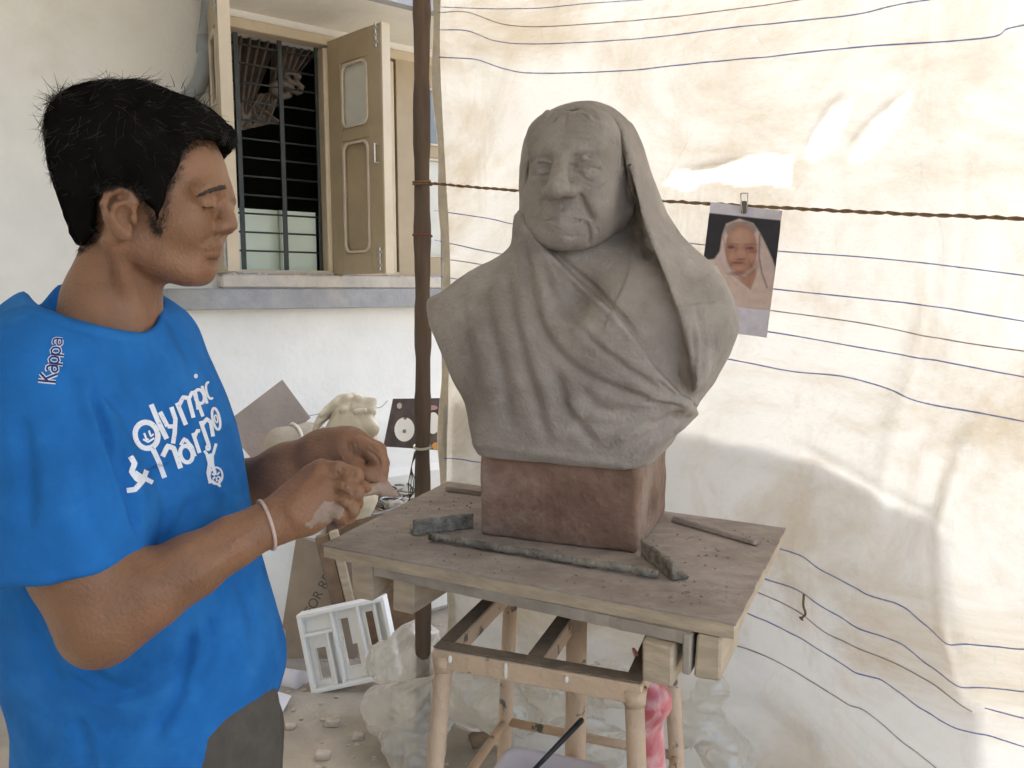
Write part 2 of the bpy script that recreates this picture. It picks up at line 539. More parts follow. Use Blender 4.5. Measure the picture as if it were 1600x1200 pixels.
# sill slab with grey painted edge, dusty ledge on top
sl = thing('window_sill', 'grey painted cement window sill jutting from the cream wall', 'sill', wp((s0 + s1) / 2, zs))
sa, sb = ws(262, 465, 0.09), ws(800, 465, 0.09)
zb_ = wz(450, 483, 0.09); zt_ = wz(450, 451, 0.09)
MB().box(wp((sa + sb) / 2, (zb_ + zt_) / 2, 0.045), (sb - sa, 0.09, zt_ - zb_), (wd, wn_, ZUP), 0.006).build('slab', M['sillgrey'], sl)
MB().box(wp((s0 + sb) / 2, (zt_ + z0) / 2 + 0.001, -0.01), (sb - s0, 0.15, z0 - zt_ - 0.002), (wd, wn_, ZUP), 0.008, 0.0015).build('ledge', M['ledge'], sl)
mb = MB()
for k in range(26):
    s_ = rng.uniform(s0 + 0.02, sR + 0.5)
    mb.box(wp(s_, z0 + 0.004, rng.uniform(0.0, 0.055)), rng.uniform(0.006, 0.03, 3) * (1, 1, 0.4), None, 0.002, 0.002)
mb.build('debris', M['ledge'], sl)['kind'] = 'stuff'
twig = thing('wire_scrap', 'thin wire scraps lying on the window ledge', 'wire', wp(sL + 0.3, z0))
MB().tube(spline([wp(sL + .05, z0 + .012, .04), wp(sL + .2, z0 + .006, .05), wp(sL + .33, z0 + .022, .045), wp(sL + .45, z0 + .008, .05), wp(sL + .62, z0 + .018, .04)], 5), 0.0022, 5).build('strand', M['steel'], twig, True)

# sunshade slab over the window
zc = z1 + 0.045
e1, e2 = PZ(592, 0, zc), PZ(648, 21, zc)
ev = (e2 - e1) / np.linalg.norm(e2 - e1)
out_d = float((e1 - WA) @ wn_)
ch = thing('sunshade_slab', 'white concrete sunshade slab over the window with grey edge', 'slab', wp(0.5, zc))
MB().box(wp(0.9, zc + 0.05, out_d / 2), (4.6, out_d, 0.10), (wd, wn_, ZUP)).build('soffit', M['shade'], ch)
MB().box(wp(0.9, zc + 0.06, out_d + 0.02), (4.6, 0.05, 0.14), (wd, wn_, ZUP)).build('edge_beam', M['sillgrey'], ch)

# window: frame, grill, leaves
win = thing('window', 'beige casement window with iron grill and open leaves in cream wall', 'window', wp((s0 + s1) / 2, z0))
fw = 0.045
mb = MB(); mb.box(wp((s0 + s1) / 2, z1 - fw / 2 + 0.01, -0.02), (s1 - s0, 0.08, fw), (wd, wn_, ZUP), 0.004).build('frame_head', M['frame'], win)
for s_ in (s0 + 0.02, sR + 0.02, ws(607) + 0.012, s1 - 0.02):
    MB().box(wp(s_, (z0 + z1) / 2 - 0.015, -0.02), (0.04, 0.075, z1 - z0 - fw - 0.02), (wd, wn_, ZUP), 0.004).build('frame_post', M['frame'], win)
MB().box(wp((s0 + s1) / 2, z0 + 0.012, -0.02), (s1 - s0, 0.07, 0.022), (wd, wn_, ZUP), 0.003).build('frame_foot', M['frame'], win)
gz0, gz1 = z0 + 0.02, z1 - 0.03
for px in (377, 444, 500):
    s_ = ws(px, 300, -0.05)
    MB().box(wp(s_, (gz0 + gz1) / 2, -0.05), (0.020, 0.010, gz1 - gz0), (wd, wn_, ZUP)).build('upright_bar', M['grill'], win)
for k in range(13):
    z_ = wz(365, 37 + 29.5 * k, -0.06)
    MB().tube([wp(s0 + 0.03, z_, -0.062), wp(sR, z_, -0.062)], 0.0048, 6).build('cross_bar', M['grill'], win, True)
zg = wz(440, 329, -0.12)
MB().box(wp((s0 + sR) / 2, (z0 + zg) / 2, -0.13), (sR - s0, 0.012, zg - z0), (wd, wn_, ZUP)).build('lower_panel', M['green'], win)
for px in (438, 505):
    MB().box(wp(ws(px, 380, -0.12), (z0 + zg) / 2, -0.118), (0.012, 0.02, zg - z0), (wd, wn_, ZUP)).build('panel_strip', mat('pale strip', (0.5, 0.55, 0.45), 0.5), win)

def leaf(a, b, panes, name='leaf'):
    """window leaf from hinge a to free edge b (floor points); bevelled stiles, glass above, panel below"""
    a = np.array(a, float); b = np.array(b, float); a[2] = b[2] = 0
    ex = (b - a) / np.linalg.norm(b - a); w = np.linalg.norm(b - a)
    n = np.array([ex[1], -ex[0], 0])
    if n @ (np.array([0, 0, 0]) - a) < 0: n = -n
    zb2, zt2 = z0 + 0.005, z1 - 0.02
    hgt = zt2 - zb2; t = 0.032
    O = a + ZUP * zb2 + ex * w / 2 - n * t / 2
    st = 0.26 * w
    gh = 0.385 * hgt; gt = 0.11 * hgt
    # two openings: upper glass, lower panel
    up = (hgt - gt - gh * 0.72, hgt - gt)
    lo = (0.085 * hgt, hgt * 0.565)
    mb = MB()
    iw = w - 2 * st * 0.92
    # stiles and rails
    mb.box(a + ex * st * 0.46 + ZUP * (zb2 + hgt / 2), (st * 0.92, t, hgt), (ex, n, ZUP), 0.002)
    mb.box(b - ex * st * 0.46 + ZUP * (zb2 + hgt / 2), (st * 0.92, t, hgt), (ex, n, ZUP), 0.002)
    for za, zb3 in ((0, lo[0]), (lo[1], up[0]), (up[1], hgt)):
        mb.box(a + ex * w / 2 + ZUP * (zb2 + (za + zb3) / 2), (iw, t, zb3 - za), (ex, n, ZUP))
    body = mb.build(name, M['shutter'], win)
    for (za, zb3), m in ((up, panes[0]), (lo, panes[1])):
        c = a + ex * w / 2 + ZUP * (zb2 + (za + zb3) / 2)
        MB().box(c - n * 0.003, (iw, 0.006, zb3 - za), (ex, n, ZUP)).build('pane', m, body)
        full = rrect(iw + 0.012, zb3 - za + 0.012, 0.001); inn = rrect(iw - 0.02, zb3 - za - 0.02, 0.03)
        full = [(math.copysign(iw / 2 + 0.004, x), math.copysign((zb3 - za) / 2 + 0.004, y)) if False else (x, y) for x, y in full]
        for sg in (1, -1):
            MB().ring(rrect(iw + 0.006, zb3 - za + 0.006, 0.002), rrect(iw - 0.028, zb3 - za - 0.028, 0.035), c + n * (0.004 if sg > 0 else -0.012), ex, ZUP, n, 0.008).build('corner_fillet', M['shutter'], body)
        MB().ring(rrect(iw - 0.014, zb3 - za - 0.014, 0.04), rrect(iw - 0.034, zb3 - za - 0.034, 0.034), c + n * 0.0125, ex, ZUP, n, 0.007).build('bead', M['bead'], body)
    # bolts and handle near the free edge
    for zz, hh in ((0.955, 0.10), (0.06, 0.10)):
        c = b - ex * 0.03 + ZUP * (zb2 + hgt * zz) + n * (t / 2 + 0.004)
        MB().tube([c - ZUP * hh * 0.5, c + ZUP * hh * 0.5], 0.0045, 6).box(c + n * 0.001, (0.018, 0.006, 0.012), (ex, n, ZUP)).box(c - ZUP * 0.03, (0.022, 0.008, 0.01), (ex, n, ZUP)).box(c + ZUP * 0.03, (0.022, 0.008, 0.01), (ex, n, ZUP)).build('bolt', M['steel'], body)
    c = b - ex * 0.032 + ZUP * (zb2 + hgt * 0.49) + n * (t / 2)
    MB().tube([c - ZUP * 0.04, c - ZUP * 0.04 + n * 0.02, c + ZUP * 0.04 + n * 0.02, c + ZUP * 0.04], 0.005, 6).build('handle', M['steel'], body)
    MB().box(b + ex * 0.002 + ZUP * (zb2 + hgt / 2) - n * 0.006, (0.01, t + 0.012, hgt), (ex, n, ZUP)).build('edge_strip', M['frame'], body)
    return body
hR = wp(sR + 0.035, 0, 0.02)
fR = P(603, 250, 3.50)
leaf(hR, fR, (M['glass'], M['shutter']))
hL = wp(s0 + 0.01, 0, 0.02); fL = P(356, 250, 3.06)
leaf(hL, fL, (M['glass'], M['shutter']))
# closed leaf further along the wall
leaf(wp(ws(611) + 0.03, 0, 0.0), wp(s1 - 0.045, 0, 0.0), (M['glassdark'], M['glass']))

# curtain gathered up inside
cur = thing('curtain', 'brown satin curtain gathered in a knot inside the window', 'curtain', wp(sL + 0.2, 2.2, -0.2))
def curt(top, bot, n, amp, ph):
    U = np.linspace(0, 1, 60); Vv = np.linspace(0, 1, 24); G = np.zeros((60, 24, 3))
    for i, u in enumerate(U):
        a = np.array(top[0]) * (1 - u) + np.array(top[1]) * u; b = np.array(bot[0]) * (1 - u) + np.array(bot[1]) * u
        for j, v in enumerate(Vv):
            q = a * (1 - v) + b * v
            p = wpt(q[0], q[1], -0.22)
            f = amp * math.sin(u * n * 6.283 + ph + 0.8 * math.sin(v * 3)) * (1 - 0.55 * v) + 0.006 * math.sin(u * 31 + v * 5)
            G[i, j] = p + wn_ * f
    return grid_mesh('curtain', G)
obj('left_drop', curt(((355, 20), (442, 30)), ((362, 190), (392, 175)), 5, 0.028, 0), M['curtain'], cur)
obj('right_drop', curt(((425, 30), (515, 55)), ((418, 172), (450, 135)), 6, 0.024, 1), M['curtain'], cur)
mb = MB()
for px, py, r in ((456, 122, 10), (440, 140, 13), (462, 138, 9)):
    c = wpt(px, py, -0.19); R_ = r * 3.6 / 1220
    for k in range(3):
        a0 = k * 1.1
        pts = [c + wd * R_ * math.cos(a0 + t) * (1 + 0.25 * math.sin(3 * t)) + ZUP * R_ * 0.8 * math.sin(a0 + t) + wn_ * 0.012 * math.sin(2 * t + k) for t in np.linspace(0, 6.0, 14)]
        mb.tube(pts, [R_ * 0.45] * 14, 7)
mb.build('knot', M['curtain'], cur, True)
obj('tail', curt(((362, 160), (400, 165)), ((372, 205), (440, 190)), 3, 0.02, 2), M['curtain'], cur)
obj('lower_swag', curt(((392, 150), (440, 140)), ((368, 200), (420, 195)), 3, 0.02, 2.5), M['curtain'], cur)

# drain pipe on the wall, with an elbow
pp = thing('drain_pipe', 'grey plastic drain pipe bending down the cream wall', 'pipe', wpt(320, 60))
pts = [wpt(334, -120, 0.06), wpt(328, 0, 0.06), wpt(322, 60, 0.06), wpt(321, 95, 0.06), wpt(314, 125, 0.06), wpt(296, 152, 0.06), wpt(255, 190, 0.06)]
MB().tube(spline(pts, 6), 0.033, 14).build('run', M['pipe'], pp, True)
MB().tube([wpt(323, 58, 0.06), wpt(321.4, 84, 0.06)], 0.038, 14).build('socket', M['pipe'], pp, True)

# ------------------------------------------------------------------ roof over the working place (above the frame; it shades the place)
sw_ = thing('blocker_wall_left', 'unseen plastered wall added left of the working place to block light', 'wall', (-2.5, 0, 0))  # unseen wall, added to cut the light from the left
MB().box((-2.5, -0.4, 1.55), (0.2, 4.4, 3.1)).build('plaster_face', M['wall'], sw_)
bw_ = thing('blocker_wall_back', 'unseen plastered wall added behind the photographer to block light', 'wall', (-1.1, -1.7, 0))  # unseen wall, added so that light comes from the right front
MB().box((-1.2, -1.7, 1.55), (2.6, 0.2, 3.1)).build('plaster_face', M['wall'], bw_)
rf = thing('veranda_roof', 'flat plastered veranda roof above the working place', 'roof', (0, 0.5, 3.0))
MB().prism([(-3.2, -1.3), (3.2, -1.3), (3.2, 0.6), (0.62, 2.05), (-0.26, 2.62), (-3.2, 2.62)], (0, 0, 3.0), (1, 0, 0), (0, 1, 0), (0, 0, 1), 0.12).build('slab', M['shade'], rf)
# ------------------------------------------------------------------ tarpaulin
TA = P(1160, 320, 2.0); TA[2] = 0
td = np.array([1.46, -1.0, 0]) / math.hypot(1.46, 1.0)       # to the right, coming nearer
tn = np.array([td[1], -td[0], 0]); 
if tn[1] > 0: tn = -tn                                        # towards the viewer
def tpt(px, py): return PPL(px, py, TA, tn)
def tsz(px, py):
    q = tpt(px, py) - TA; return float(q @ td), float(q[2])
tsL = tsz(684, 300)[0]
def tdisp(s, z):
    """relief of the hanging cloth along its normal"""
    X = np.stack([s * 1.0, z * 0.6, np.zeros_like(s)], 1)
    d = 0.050 * fbm(X * 1.6 + 3, 2) + 0.018 * fbm(X * np.array([6, 2, 1]) + 9, 3) + 0.006 * fbm(X * np.array([18, 9, 1]) + 4, 3)
    x, y, _ = proj(TA + td * s[:, None] + ZUP * z[:, None])
    lowp = np.clip((y - 450) / 500, 0, 1)
    d = d * (0.5 + 0.5 * np.clip((y - 200) / 600, 0, 1)) + lowp * (0.014 * fbm(X * np.array([9, 4, 1]) + 21, 3) + 0.005 * fbm(X * np.array([30, 16, 1]) + 2, 2))
    def st(pts, w, a):
        q, u, sd = line_sd(x, y, spline(pts, 4)); tp = np.clip(np.minimum(u, 1 - u) / 0.2, 0, 1)
        return a * np.exp(-(q / w) ** 2) * tp
    d += st([(1440, 250), (1455, 480), (1395, 700), (1365, 860)], 22, 0.020) + st([(1500, 200), (1490, 420), (1440, 640)], 18, -0.016)
    d += st([(1530, 640), (1475, 800), (1470, 900), (1500, 1050), (1520, 1110)], 16, 0.030) + st([(1500, 700), (1450, 820), (1445, 960)], 26, -0.022)
    d += st([(1230, 690), (1330, 740), (1500, 830)], 10, 0.010) + st([(1080, 690), (1300, 750), (1400, 790)], 14, -0.010)
    d += st([(1290, 760), (1280, 900), (1300, 1050)], 26, 0.018) + st([(1340, 780), (1350, 950)], 20, -0.014)
    d += st([(740, 60), (760, 180), (775, 300)], 16, 0.016) + st([(720, 300), (715, 500), (705, 700)], 14, -0.01)
    d += st([(1040, 285), (1140, 262), (1240, 260)], 9, 0.012) + st([(1265, 240), (1300, 175), (1330, 150)], 8, 0.010) + st([(1320, 250), (1370, 190), (1420, 155)], 8, 0.010)
    d += st([(1060, 940), (1140, 1010), (1200, 1080)], 20, 0.02) + st([(1090, 1080), (1200, 1110), (1300, 1190)], 24, 0.03)
    d += np.where(s < tsL + 0.03, 0.004, 0)
    return d
ns, nz = 330, 330
sv = np.concatenate([np.linspace(tsL, 1.05, 250), np.linspace(1.06, 2.3, 80)])
zv = np.linspace(0.012, 2.95, nz)
SS, ZZ = np.meshgrid(sv, zv, indexing='ij')
def tarp_xyz(s, z, off=0.0):
    return TA + td * s[:, None] + ZUP * z[:, None] + tn * (tdisp(s, z) + off)[:, None]
TG = tarp_xyz(SS.ravel(), ZZ.ravel()).reshape(len(sv), nz, 3)
# left hem is uneven
TG[0, :, :] += td * (0.012 * np.sin(zv * 5.1) + 0.006 * np.sin(zv * 17))[:, None]
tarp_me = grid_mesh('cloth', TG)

m = bpy.data.materials.new('dirty white tarpaulin'); m.use_nodes = True
nt = m.node_tree; N = nt.nodes; L = nt.links
for n_ in list(N): N.remove(n_)
outp = N.new('ShaderNodeOutputMaterial')
tc = N.new('ShaderNodeTexCoord')
def noise(scale, detail, rough=0.6, stretch=None, dist=0.0):
    src = tc.outputs['Object']
    if stretch:
        mp = N.new('ShaderNodeMapping'); mp.inputs['Scale'].default_value = stretch; L.new(src, mp.inputs[0]); src = mp.outputs[0]
    nn = N.new('ShaderNodeTexNoise'); nn.inputs['Scale'].default_value = scale; nn.inputs['Detail'].default_value = detail
    nn.inputs['Roughness'].default_value = rough; nn.inputs['Distortion'].default_value = dist
    L.new(src, nn.inputs['Vector']); return nn.outputs['Fac']
def mrange(v, lo, hi, a=0.0, b=1.0):
    q = N.new('ShaderNodeMapRange'); q.interpolation_type = 'SMOOTHSTEP'
    for i, x in enumerate((lo, hi, a, b)): q.inputs[i + 1].default_value = x
    L.new(v, q.inputs[0]); return q.outputs[0]
def mix(f, a, b):
    q = N.new('ShaderNodeMix'); q.data_type = 'RGBA'
    for key, x in (('Factor', f), ('A', a), ('B', b)):
        if isinstance(x, tuple): q.inputs[key].default_value = (*x, 1)
        elif isinstance(x, float): q.inputs[key].default_value = x
        else: L.new(x, q.inputs[key])
    return q.outputs['Result']
weave = noise(3.0, 3)
base = mix(weave, (0.575, 0.56, 0.52), (0.655, 0.645, 0.615))
stain = mrange(noise(1.6, 9, 0.68, (1, 1, 1.6), 0.6), 0.44, 0.72)
st2 = mrange(noise(5.5, 8, 0.7, (1, 1, 0.5), 0.8), 0.50, 0.78)
st3 = mrange(noise(2.3, 9, 0.72, (1.5, 1.5, 0.25), 0.3), 0.56, 0.74)
c1 = mix(stain, base, (0.46, 0.395, 0.30))
mm = N.new('ShaderNodeMath'); mm.operation = 'MULTIPLY'; mm.inputs[1].default_value = 0.55; L.new(st2, mm.inputs[0])
c2 = mix(mm.outputs[0], c1, (0.43, 0.365, 0.275))
mm2 = N.new('ShaderNodeMath'); mm2.operation = 'MULTIPLY'; mm2.inputs[1].default_value = 0.6; L.new(st3, mm2.inputs[0])
c3 = mix(mm2.outputs[0], c2, (0.42, 0.345, 0.24))
thin = N.new('ShaderNodeAttribute'); thin.attribute_name = 'sun_patch'  # mask of the sun patches painted into the cloth
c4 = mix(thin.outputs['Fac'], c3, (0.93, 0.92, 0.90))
df = N.new('ShaderNodeBsdfDiffuse'); L.new(c4, df.inputs[0])
tr = N.new('ShaderNodeBsdfTranslucent'); L.new(c4, tr.inputs[0])
bmp = N.new('ShaderNodeBump'); bmp.inputs['Strength'].default_value = 0.5; bmp.inputs['Distance'].default_value = 0.006
rg = N.new('ShaderNodeMath'); rg.operation = 'SUBTRACT'; rg.inputs[1].default_value = 0.5; L.new(noise(3.0, 4, 0.5, (1.6, 1.6, 0.7), 0.5), rg.inputs[0])
ra_ = N.new('ShaderNodeMath'); ra_.operation = 'ABSOLUTE'; L.new(rg.outputs[0], ra_.inputs[0])
cr = mrange(ra_.outputs[0], 0.0, 0.035, 1.0, 0.0)
ad = N.new('ShaderNodeMath'); ad.operation = 'MULTIPLY_ADD'; ad.inputs[1].default_value = 0.22; L.new(cr, ad.inputs[0]); L.new(noise(38, 6, 0.65), ad.inputs[2])
L.new(ad.outputs[0], bmp.inputs['Height']); L.new(bmp.outputs[0], tr.inputs['Normal']); L.new(bmp.outputs[0], df.inputs['Normal'])
ms = N.new('ShaderNodeMixShader'); 
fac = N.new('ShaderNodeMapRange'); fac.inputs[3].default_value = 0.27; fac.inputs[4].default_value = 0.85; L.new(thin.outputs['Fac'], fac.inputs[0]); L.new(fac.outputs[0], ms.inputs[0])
L.new(df.outputs[0], ms.inputs[1]); L.new(tr.outputs[0], ms.inputs[2]); L.new(ms.outputs[0], outp.inputs[0])
M['tarp'] = m
# bright sun patches put into the cloth's colour and translucency
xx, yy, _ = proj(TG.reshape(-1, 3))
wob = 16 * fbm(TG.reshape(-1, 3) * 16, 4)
sun_patch = np.zeros(len(xx))
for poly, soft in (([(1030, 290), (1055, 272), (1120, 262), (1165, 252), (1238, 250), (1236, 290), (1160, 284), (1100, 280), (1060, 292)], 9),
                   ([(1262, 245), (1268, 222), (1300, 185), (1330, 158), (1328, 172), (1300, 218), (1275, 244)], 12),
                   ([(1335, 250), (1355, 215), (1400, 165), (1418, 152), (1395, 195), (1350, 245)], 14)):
    sun_patch = np.maximum(sun_patch, np.clip(0.5 - (poly_sd(xx, yy, poly) + wob) / soft, 0, 1))
at = tarp_me.attributes.new('sun_patch', 'FLOAT', 'POINT'); at.data.foreach_set('value', sun_patch.astype(np.float32))
tarp = thing('tarpaulin', 'stained white striped tarpaulin hanging behind the clay bust', 'tarpaulin', TA)
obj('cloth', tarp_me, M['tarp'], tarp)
def thread(name, c):
    m = mat(name, c, 0.8, 0.2, 30); nt = m.node_tree; b = nt.nodes['Principled BSDF']; t = nt.nodes.new('ShaderNodeBsdfTranslucent'); t.inputs[0].default_value = (*c, 1)
    x = nt.nodes.new('ShaderNodeMixShader'); x.inputs[0].default_value = 0.38; nt.links.new(b.outputs[0], x.inputs[1]); nt.links.new(t.outputs[0], x.inputs[2])
    nt.links.new(x.outputs[0], nt.nodes['Material Output'].inputs[0]); return m
M['blue'] = thread('blue thread', (0.21, 0.245, 0.45))
M['bluebrown'] = thread('faded thread', (0.30, 0.25, 0.25))
STR = [
 ([(688, 12), (778, 13), (838, 12), (922, 5), (1024, -1), (1200, -14), (1600, -40)], 'blue', 2.0),
 ([(688, 21), (730, 19), (784, 37), (838, 41), (940, 36), (1060, 27), (1180, 13), (1270, 0), (1600, -45)], 'bluebrown', 2.2),
 ([(685, 48), (730, 48), (772, 63), (832, 68), (1000, 61), (1180, 42), (1330, 27), (1396, 12), (1450, 3), (1600, -14)], 'blue', 2.4),
 ([(685, 90), (742, 93), (790, 108), (838, 114), (976, 111), (1060, 103), (1180, 93), (1360, 75), (1540, 63), (1576, 48), (1625, 38)], 'blue', 2.6),
 ([(679, 329), (760, 341), (820, 353), (950, 366), (1084, 381), (1222, 393), (1350, 402), (1468, 414), (1620, 433)], 'blue', 2.4),
 ([(679, 375), (760, 393), (900, 415), (1050, 432), (1215, 452), (1340, 465), (1456, 478), (1620, 505)], 'blue', 2.6),
 ([(679, 403), (754, 414), (900, 440), (1050, 465), (1212, 486), (1350, 505), (1480, 530), (1620, 551)], 'bluebrown', 2.4),
 ([(679, 431), (739, 441), (900, 472), (1050, 498), (1206, 519), (1360, 545), (1480, 565), (1620, 592)], 'blue', 2.6),
 ([(682, 480), (800, 500), (1000, 540), (1149, 563), (1235, 580), (1320, 588), (1395, 608), (1448, 628), (1533, 643), (1620, 661)], 'blue', 2.8),
 ([(693, 716), (745, 724), (900, 760), (1100, 825), (1219, 859), (1256, 869), (1288, 888), (1347, 925), (1405, 941), (1448, 973), (1485, 992), (1565, 1007), (1620, 1012)], 'blue', 2.8),
 ([(1050, 860), (1200, 906), (1256, 925), (1304, 955), (1341, 979), (1405, 1000), (1453, 1035), (1496, 1061), (1555, 1072), (1620, 1080)], 'blue', 2.8),
 ([(1050, 875), (1192, 929), (1256, 959), (1320, 1000), (1411, 1037), (1475, 1075), (1520, 1107)], 'bluebrown', 2.6),
 ([(1539, 1104), (1570, 1112), (1620, 1124)], 'blue', 2.6),
 ([(1040, 900), (1176, 961), (1267, 1003), (1331, 1043), (1384, 1061), (1443, 1104), (1496, 1133), (1560, 1152), (1620, 1170)], 'blue', 2.8),
 ([(1030, 940), (1155, 1004), (1235, 1043), (1320, 1093), (1352, 1104), (1405, 1149), (1464, 1195), (1500, 1230)], 'bluebrown', 2.6)]
for pts, cn, w in STR:
    q = spline(pts, 14)
    sz = np.array([tsz(*p) for p in q])
    off = 0.0022
    a_ = np.array([w * 0.36 * 2.0 / 1220] * len(sz)) * (0.8 + 0.4 * rng.random(len(sz)))
    up_ = tarp_xyz(sz[:, 0], sz[:, 1] + a_, off); dn_ = tarp_xyz(sz[:, 0], sz[:, 1] - a_, off)
    obj('woven_stripe', grid_mesh('woven_stripe', np.stack([up_, dn_], 1)), M[cn], tarp)
# ragged hem ticks at the left edge and a small tear
M['hem'] = mat('hem band', (0.62, 0.55, 0.42), 0.9, 0.15, 20)
hz = np.linspace(0.3, 2.9, 120); hs = np.full(120, tsL)
ha = tarp_xyz(hs + 0.004, hz, 0.004) + td * (0.012 * np.sin(hz * 5.1) + 0.006 * np.sin(hz * 17))[:, None]
hb = tarp_xyz(hs + 0.034, hz, 0.006) + td * (0.012 * np.sin(hz * 5.1))[:, None]
obj('folded_hem', grid_mesh('folded_hem', np.stack([ha, hb], 1)), M['hem'], tarp)
mb = MB(); c = tpt(1260, 940) + tn * 0.03
mb.tube(spline([c + ZUP * 0.03, c, c + td * 0.006 - ZUP * 0.02, c - td * 0.004 - ZUP * 0.035], 4), [0.003] * 12 + [0.007], 6)
mb.build('knotted_thread', M['rope'], tarp, True)

# unseen wall added outside the tarpaulin, outlined to cast shade on the lower cloth
SUNV = np.array([_h.x, _h.y, math.sin(SUN_EL)])
c0 = tpt(1500, 790) + SUNV * 2.4
yw = thing('shade_wall', 'unseen wall added behind the tarpaulin to shade its lower part', 'wall', (c0[0], c0[1], 0))
outl = [(700, 640), (900, 668), (1060, 690), (1200, 706), (1300, 735), (1380, 768), (1440, 790), (1478, 800), (1466, 850), (1474, 930), (1492, 1000), (1512, 1075), (1530, 1110)]
pl_ = []
for x_, y_ in outl:
    q = tpt(x_, y_) + SUNV * 2.4 - c0; pl_.append((float(q @ td), float(q[2])))
pl_ = [tuple(p) for p in spline(pl_, 4)]
pl_ = [(x_ + rng.normal(0, 0.004), z_ + rng.normal(0, 0.004)) for x_, z_ in pl_]
zg_ = -float(c0[2])
pl_ = pl_ + [(pl_[-1][0] + 0.05, zg_), (pl_[0][0], zg_)]
MB().prism(pl_, c0, td, ZUP, -tn, 0.16).build('masonry', M['wall'], yw)

# twine along the tarpaulin
rp = thing('twine_line', 'brown twine stretched across the tarpaulin from the post', 'rope', tpt(690, 290))
def rpt(px, py, off=0.075): return PPL(px, py, TA + tn * off, tn)
A_, B_ = rpt(655, 285), rpt(1800, 350)
pts = []
for k in range(160):
    u = k / 159; p = A_ * (1 - u) + B_ * u; p = p - ZUP * 0.012 * math.sin(u * 3.14) + rng.normal(0, 0.0006, 3); pts.append(p)
for ph in (0, 3.1416):
    q = [p + 0.0023 * (math.cos(i * 1.1 + ph) * ZUP + math.sin(i * 1.1 + ph) * tn) for i, p in enumerate(pts)]
    MB().tube(q, 0.0027, 5).build('strand', M['rope'], rp, True)

# post
ps = thing('wooden_post', 'dark brown round wooden post at the edge of the tarpaulin', 'post', P(660, 1200, 2.5) * (1, 1, 0))
pp_ = []
for py, px in ((-140, 657), (0, 659), (200, 659), (400, 660), (560, 661), (700, 660), (900, 661), (1100, 661), (1188, 661)):
    pp_.append(P(px, py, 2.5))
pp_ = spline(pp_, 8)
pp_[-1][2] = 0.0
MB().tube(pp_, [0.0255 + 0.0022 * math.sin(i * 0.9) + 0.001 * math.sin(i * 2.3) for i in range(len(pp_))], 18).build('shaft', M['bark'], ps, True)
def coil(y, Yc, n, r, rad, m, name):
    mb = MB(); c = P(660, y, Yc); pts = []
    for k in range(n * 14):
        a = k / 14 * 6.283; pts.append(c + np.array([math.cos(a) * r, math.sin(a) * r, (k / (n * 14) - 0.5) * rad * 2.2 * n + 0.004 * math.sin(a)]))
    mb.tube(pts, rad, 6); return mb.build(name, m, ps, True)
coil(286, 2.5, 2, 0.029, 0.003, M['rope'], 'rope_lashing')
coil(367, 2.5, 1, 0.029, 0.004, mat('dark red cord', (0.16, 0.05, 0.04), 0.8), 'red_cord')
coil(698, 2.5, 2, 0.029, 0.002, mat('pale wire', (0.5, 0.47, 0.35), 0.5), 'wire_tie')
mb = MB()
for k in range(4):
    c = P(648 + 2 * k, 705, 2.46)
    mb.tube(spline([c, c + np.array([-0.01 - 0.004 * k, -0.01, -0.05]), c + np.array([-0.02 + 0.004 * k, -0.012, -0.11]), c + np.array([-0.016 - 0.006 * k, -0.012, -0.16])], 4), 0.0016, 5)
mb.build('loose_wire', M['grill'], ps, True)
# ------------------------------------------------------------------ clay bust on its plinth
TZ = 1.02                                            # top of the work board
_FL, _FR, _BR = PZ(742, 836, TZ), PZ(983, 863, TZ), PZ(1047, 801, TZ)
BO = (_FL + _BR) / 2
_byaw = math.radians(21.5)
bx_ = np.array([math.cos(_byaw), -math.sin(_byaw), 0]); by_ = np.array([math.sin(_byaw), math.cos(_byaw), 0])
BAX = np.stack([bx_, by_, ZUP])
def BL(px, py, ly): return PPL(px, py, BO + by_ * ly, by_)         # photo point at depth ly behind the plinth's middle
def BG(lx, ly, lz): return BO + bx_ * lx + by_ * ly + ZUP * lz
def lz_of(px, py, ly): return float((BL(px, py, ly) - BO)[2])
def lx_of(px, py, ly): return float((BL(px, py, ly) - BO) @ bx_)

M['clay'] = mat('grey modelling clay', (0.262, 0.226, 0.193), 0.66, 0.18, 9.0, 0.35, 150, spec=0.4, blotch=((0.40, 0.355, 0.312), 6.0, 0.46, 0.72))
M['plinth'] = mat('wet brown clay plinth', (0.215, 0.128, 0.090), 0.85, 0.30, 9.0, 0.5, 60, blotch=((0.33, 0.265, 0.215), 4.5, 0.48, 0.70))

bust = thing('clay_bust', 'grey clay bust of an old veiled woman on a brown plinth', 'sculpture', BO)
# plinth: a block with slightly soft uneven edges
bw, bd_ = 0.300, 0.280
ptop = lz_of(988, 722, -bd_ / 2)
def f_pl(X):
    q = X - (BO + ZUP * (ptop / 2 + 0.02))
    l = q @ BAX.T
    d = s_box(l, (0, 0, 0), (bw / 2, bd_ / 2, ptop / 2 + 0.02), None, 0.006)
    return d + 0.0035 * fbm(X * 22, 3) + 0.0012 * fbm(X * 80, 2)
c = BO + ZUP * 0.1
V, F = sdf_mesh(f_pl, c - 0.27, c + 0.27, 0.004)
V[:, 2] = np.maximum(V[:, 2], TZ + 0.0005)
obj('plinth', new_mesh('plinth', V, F, True), M['plinth'], bust)

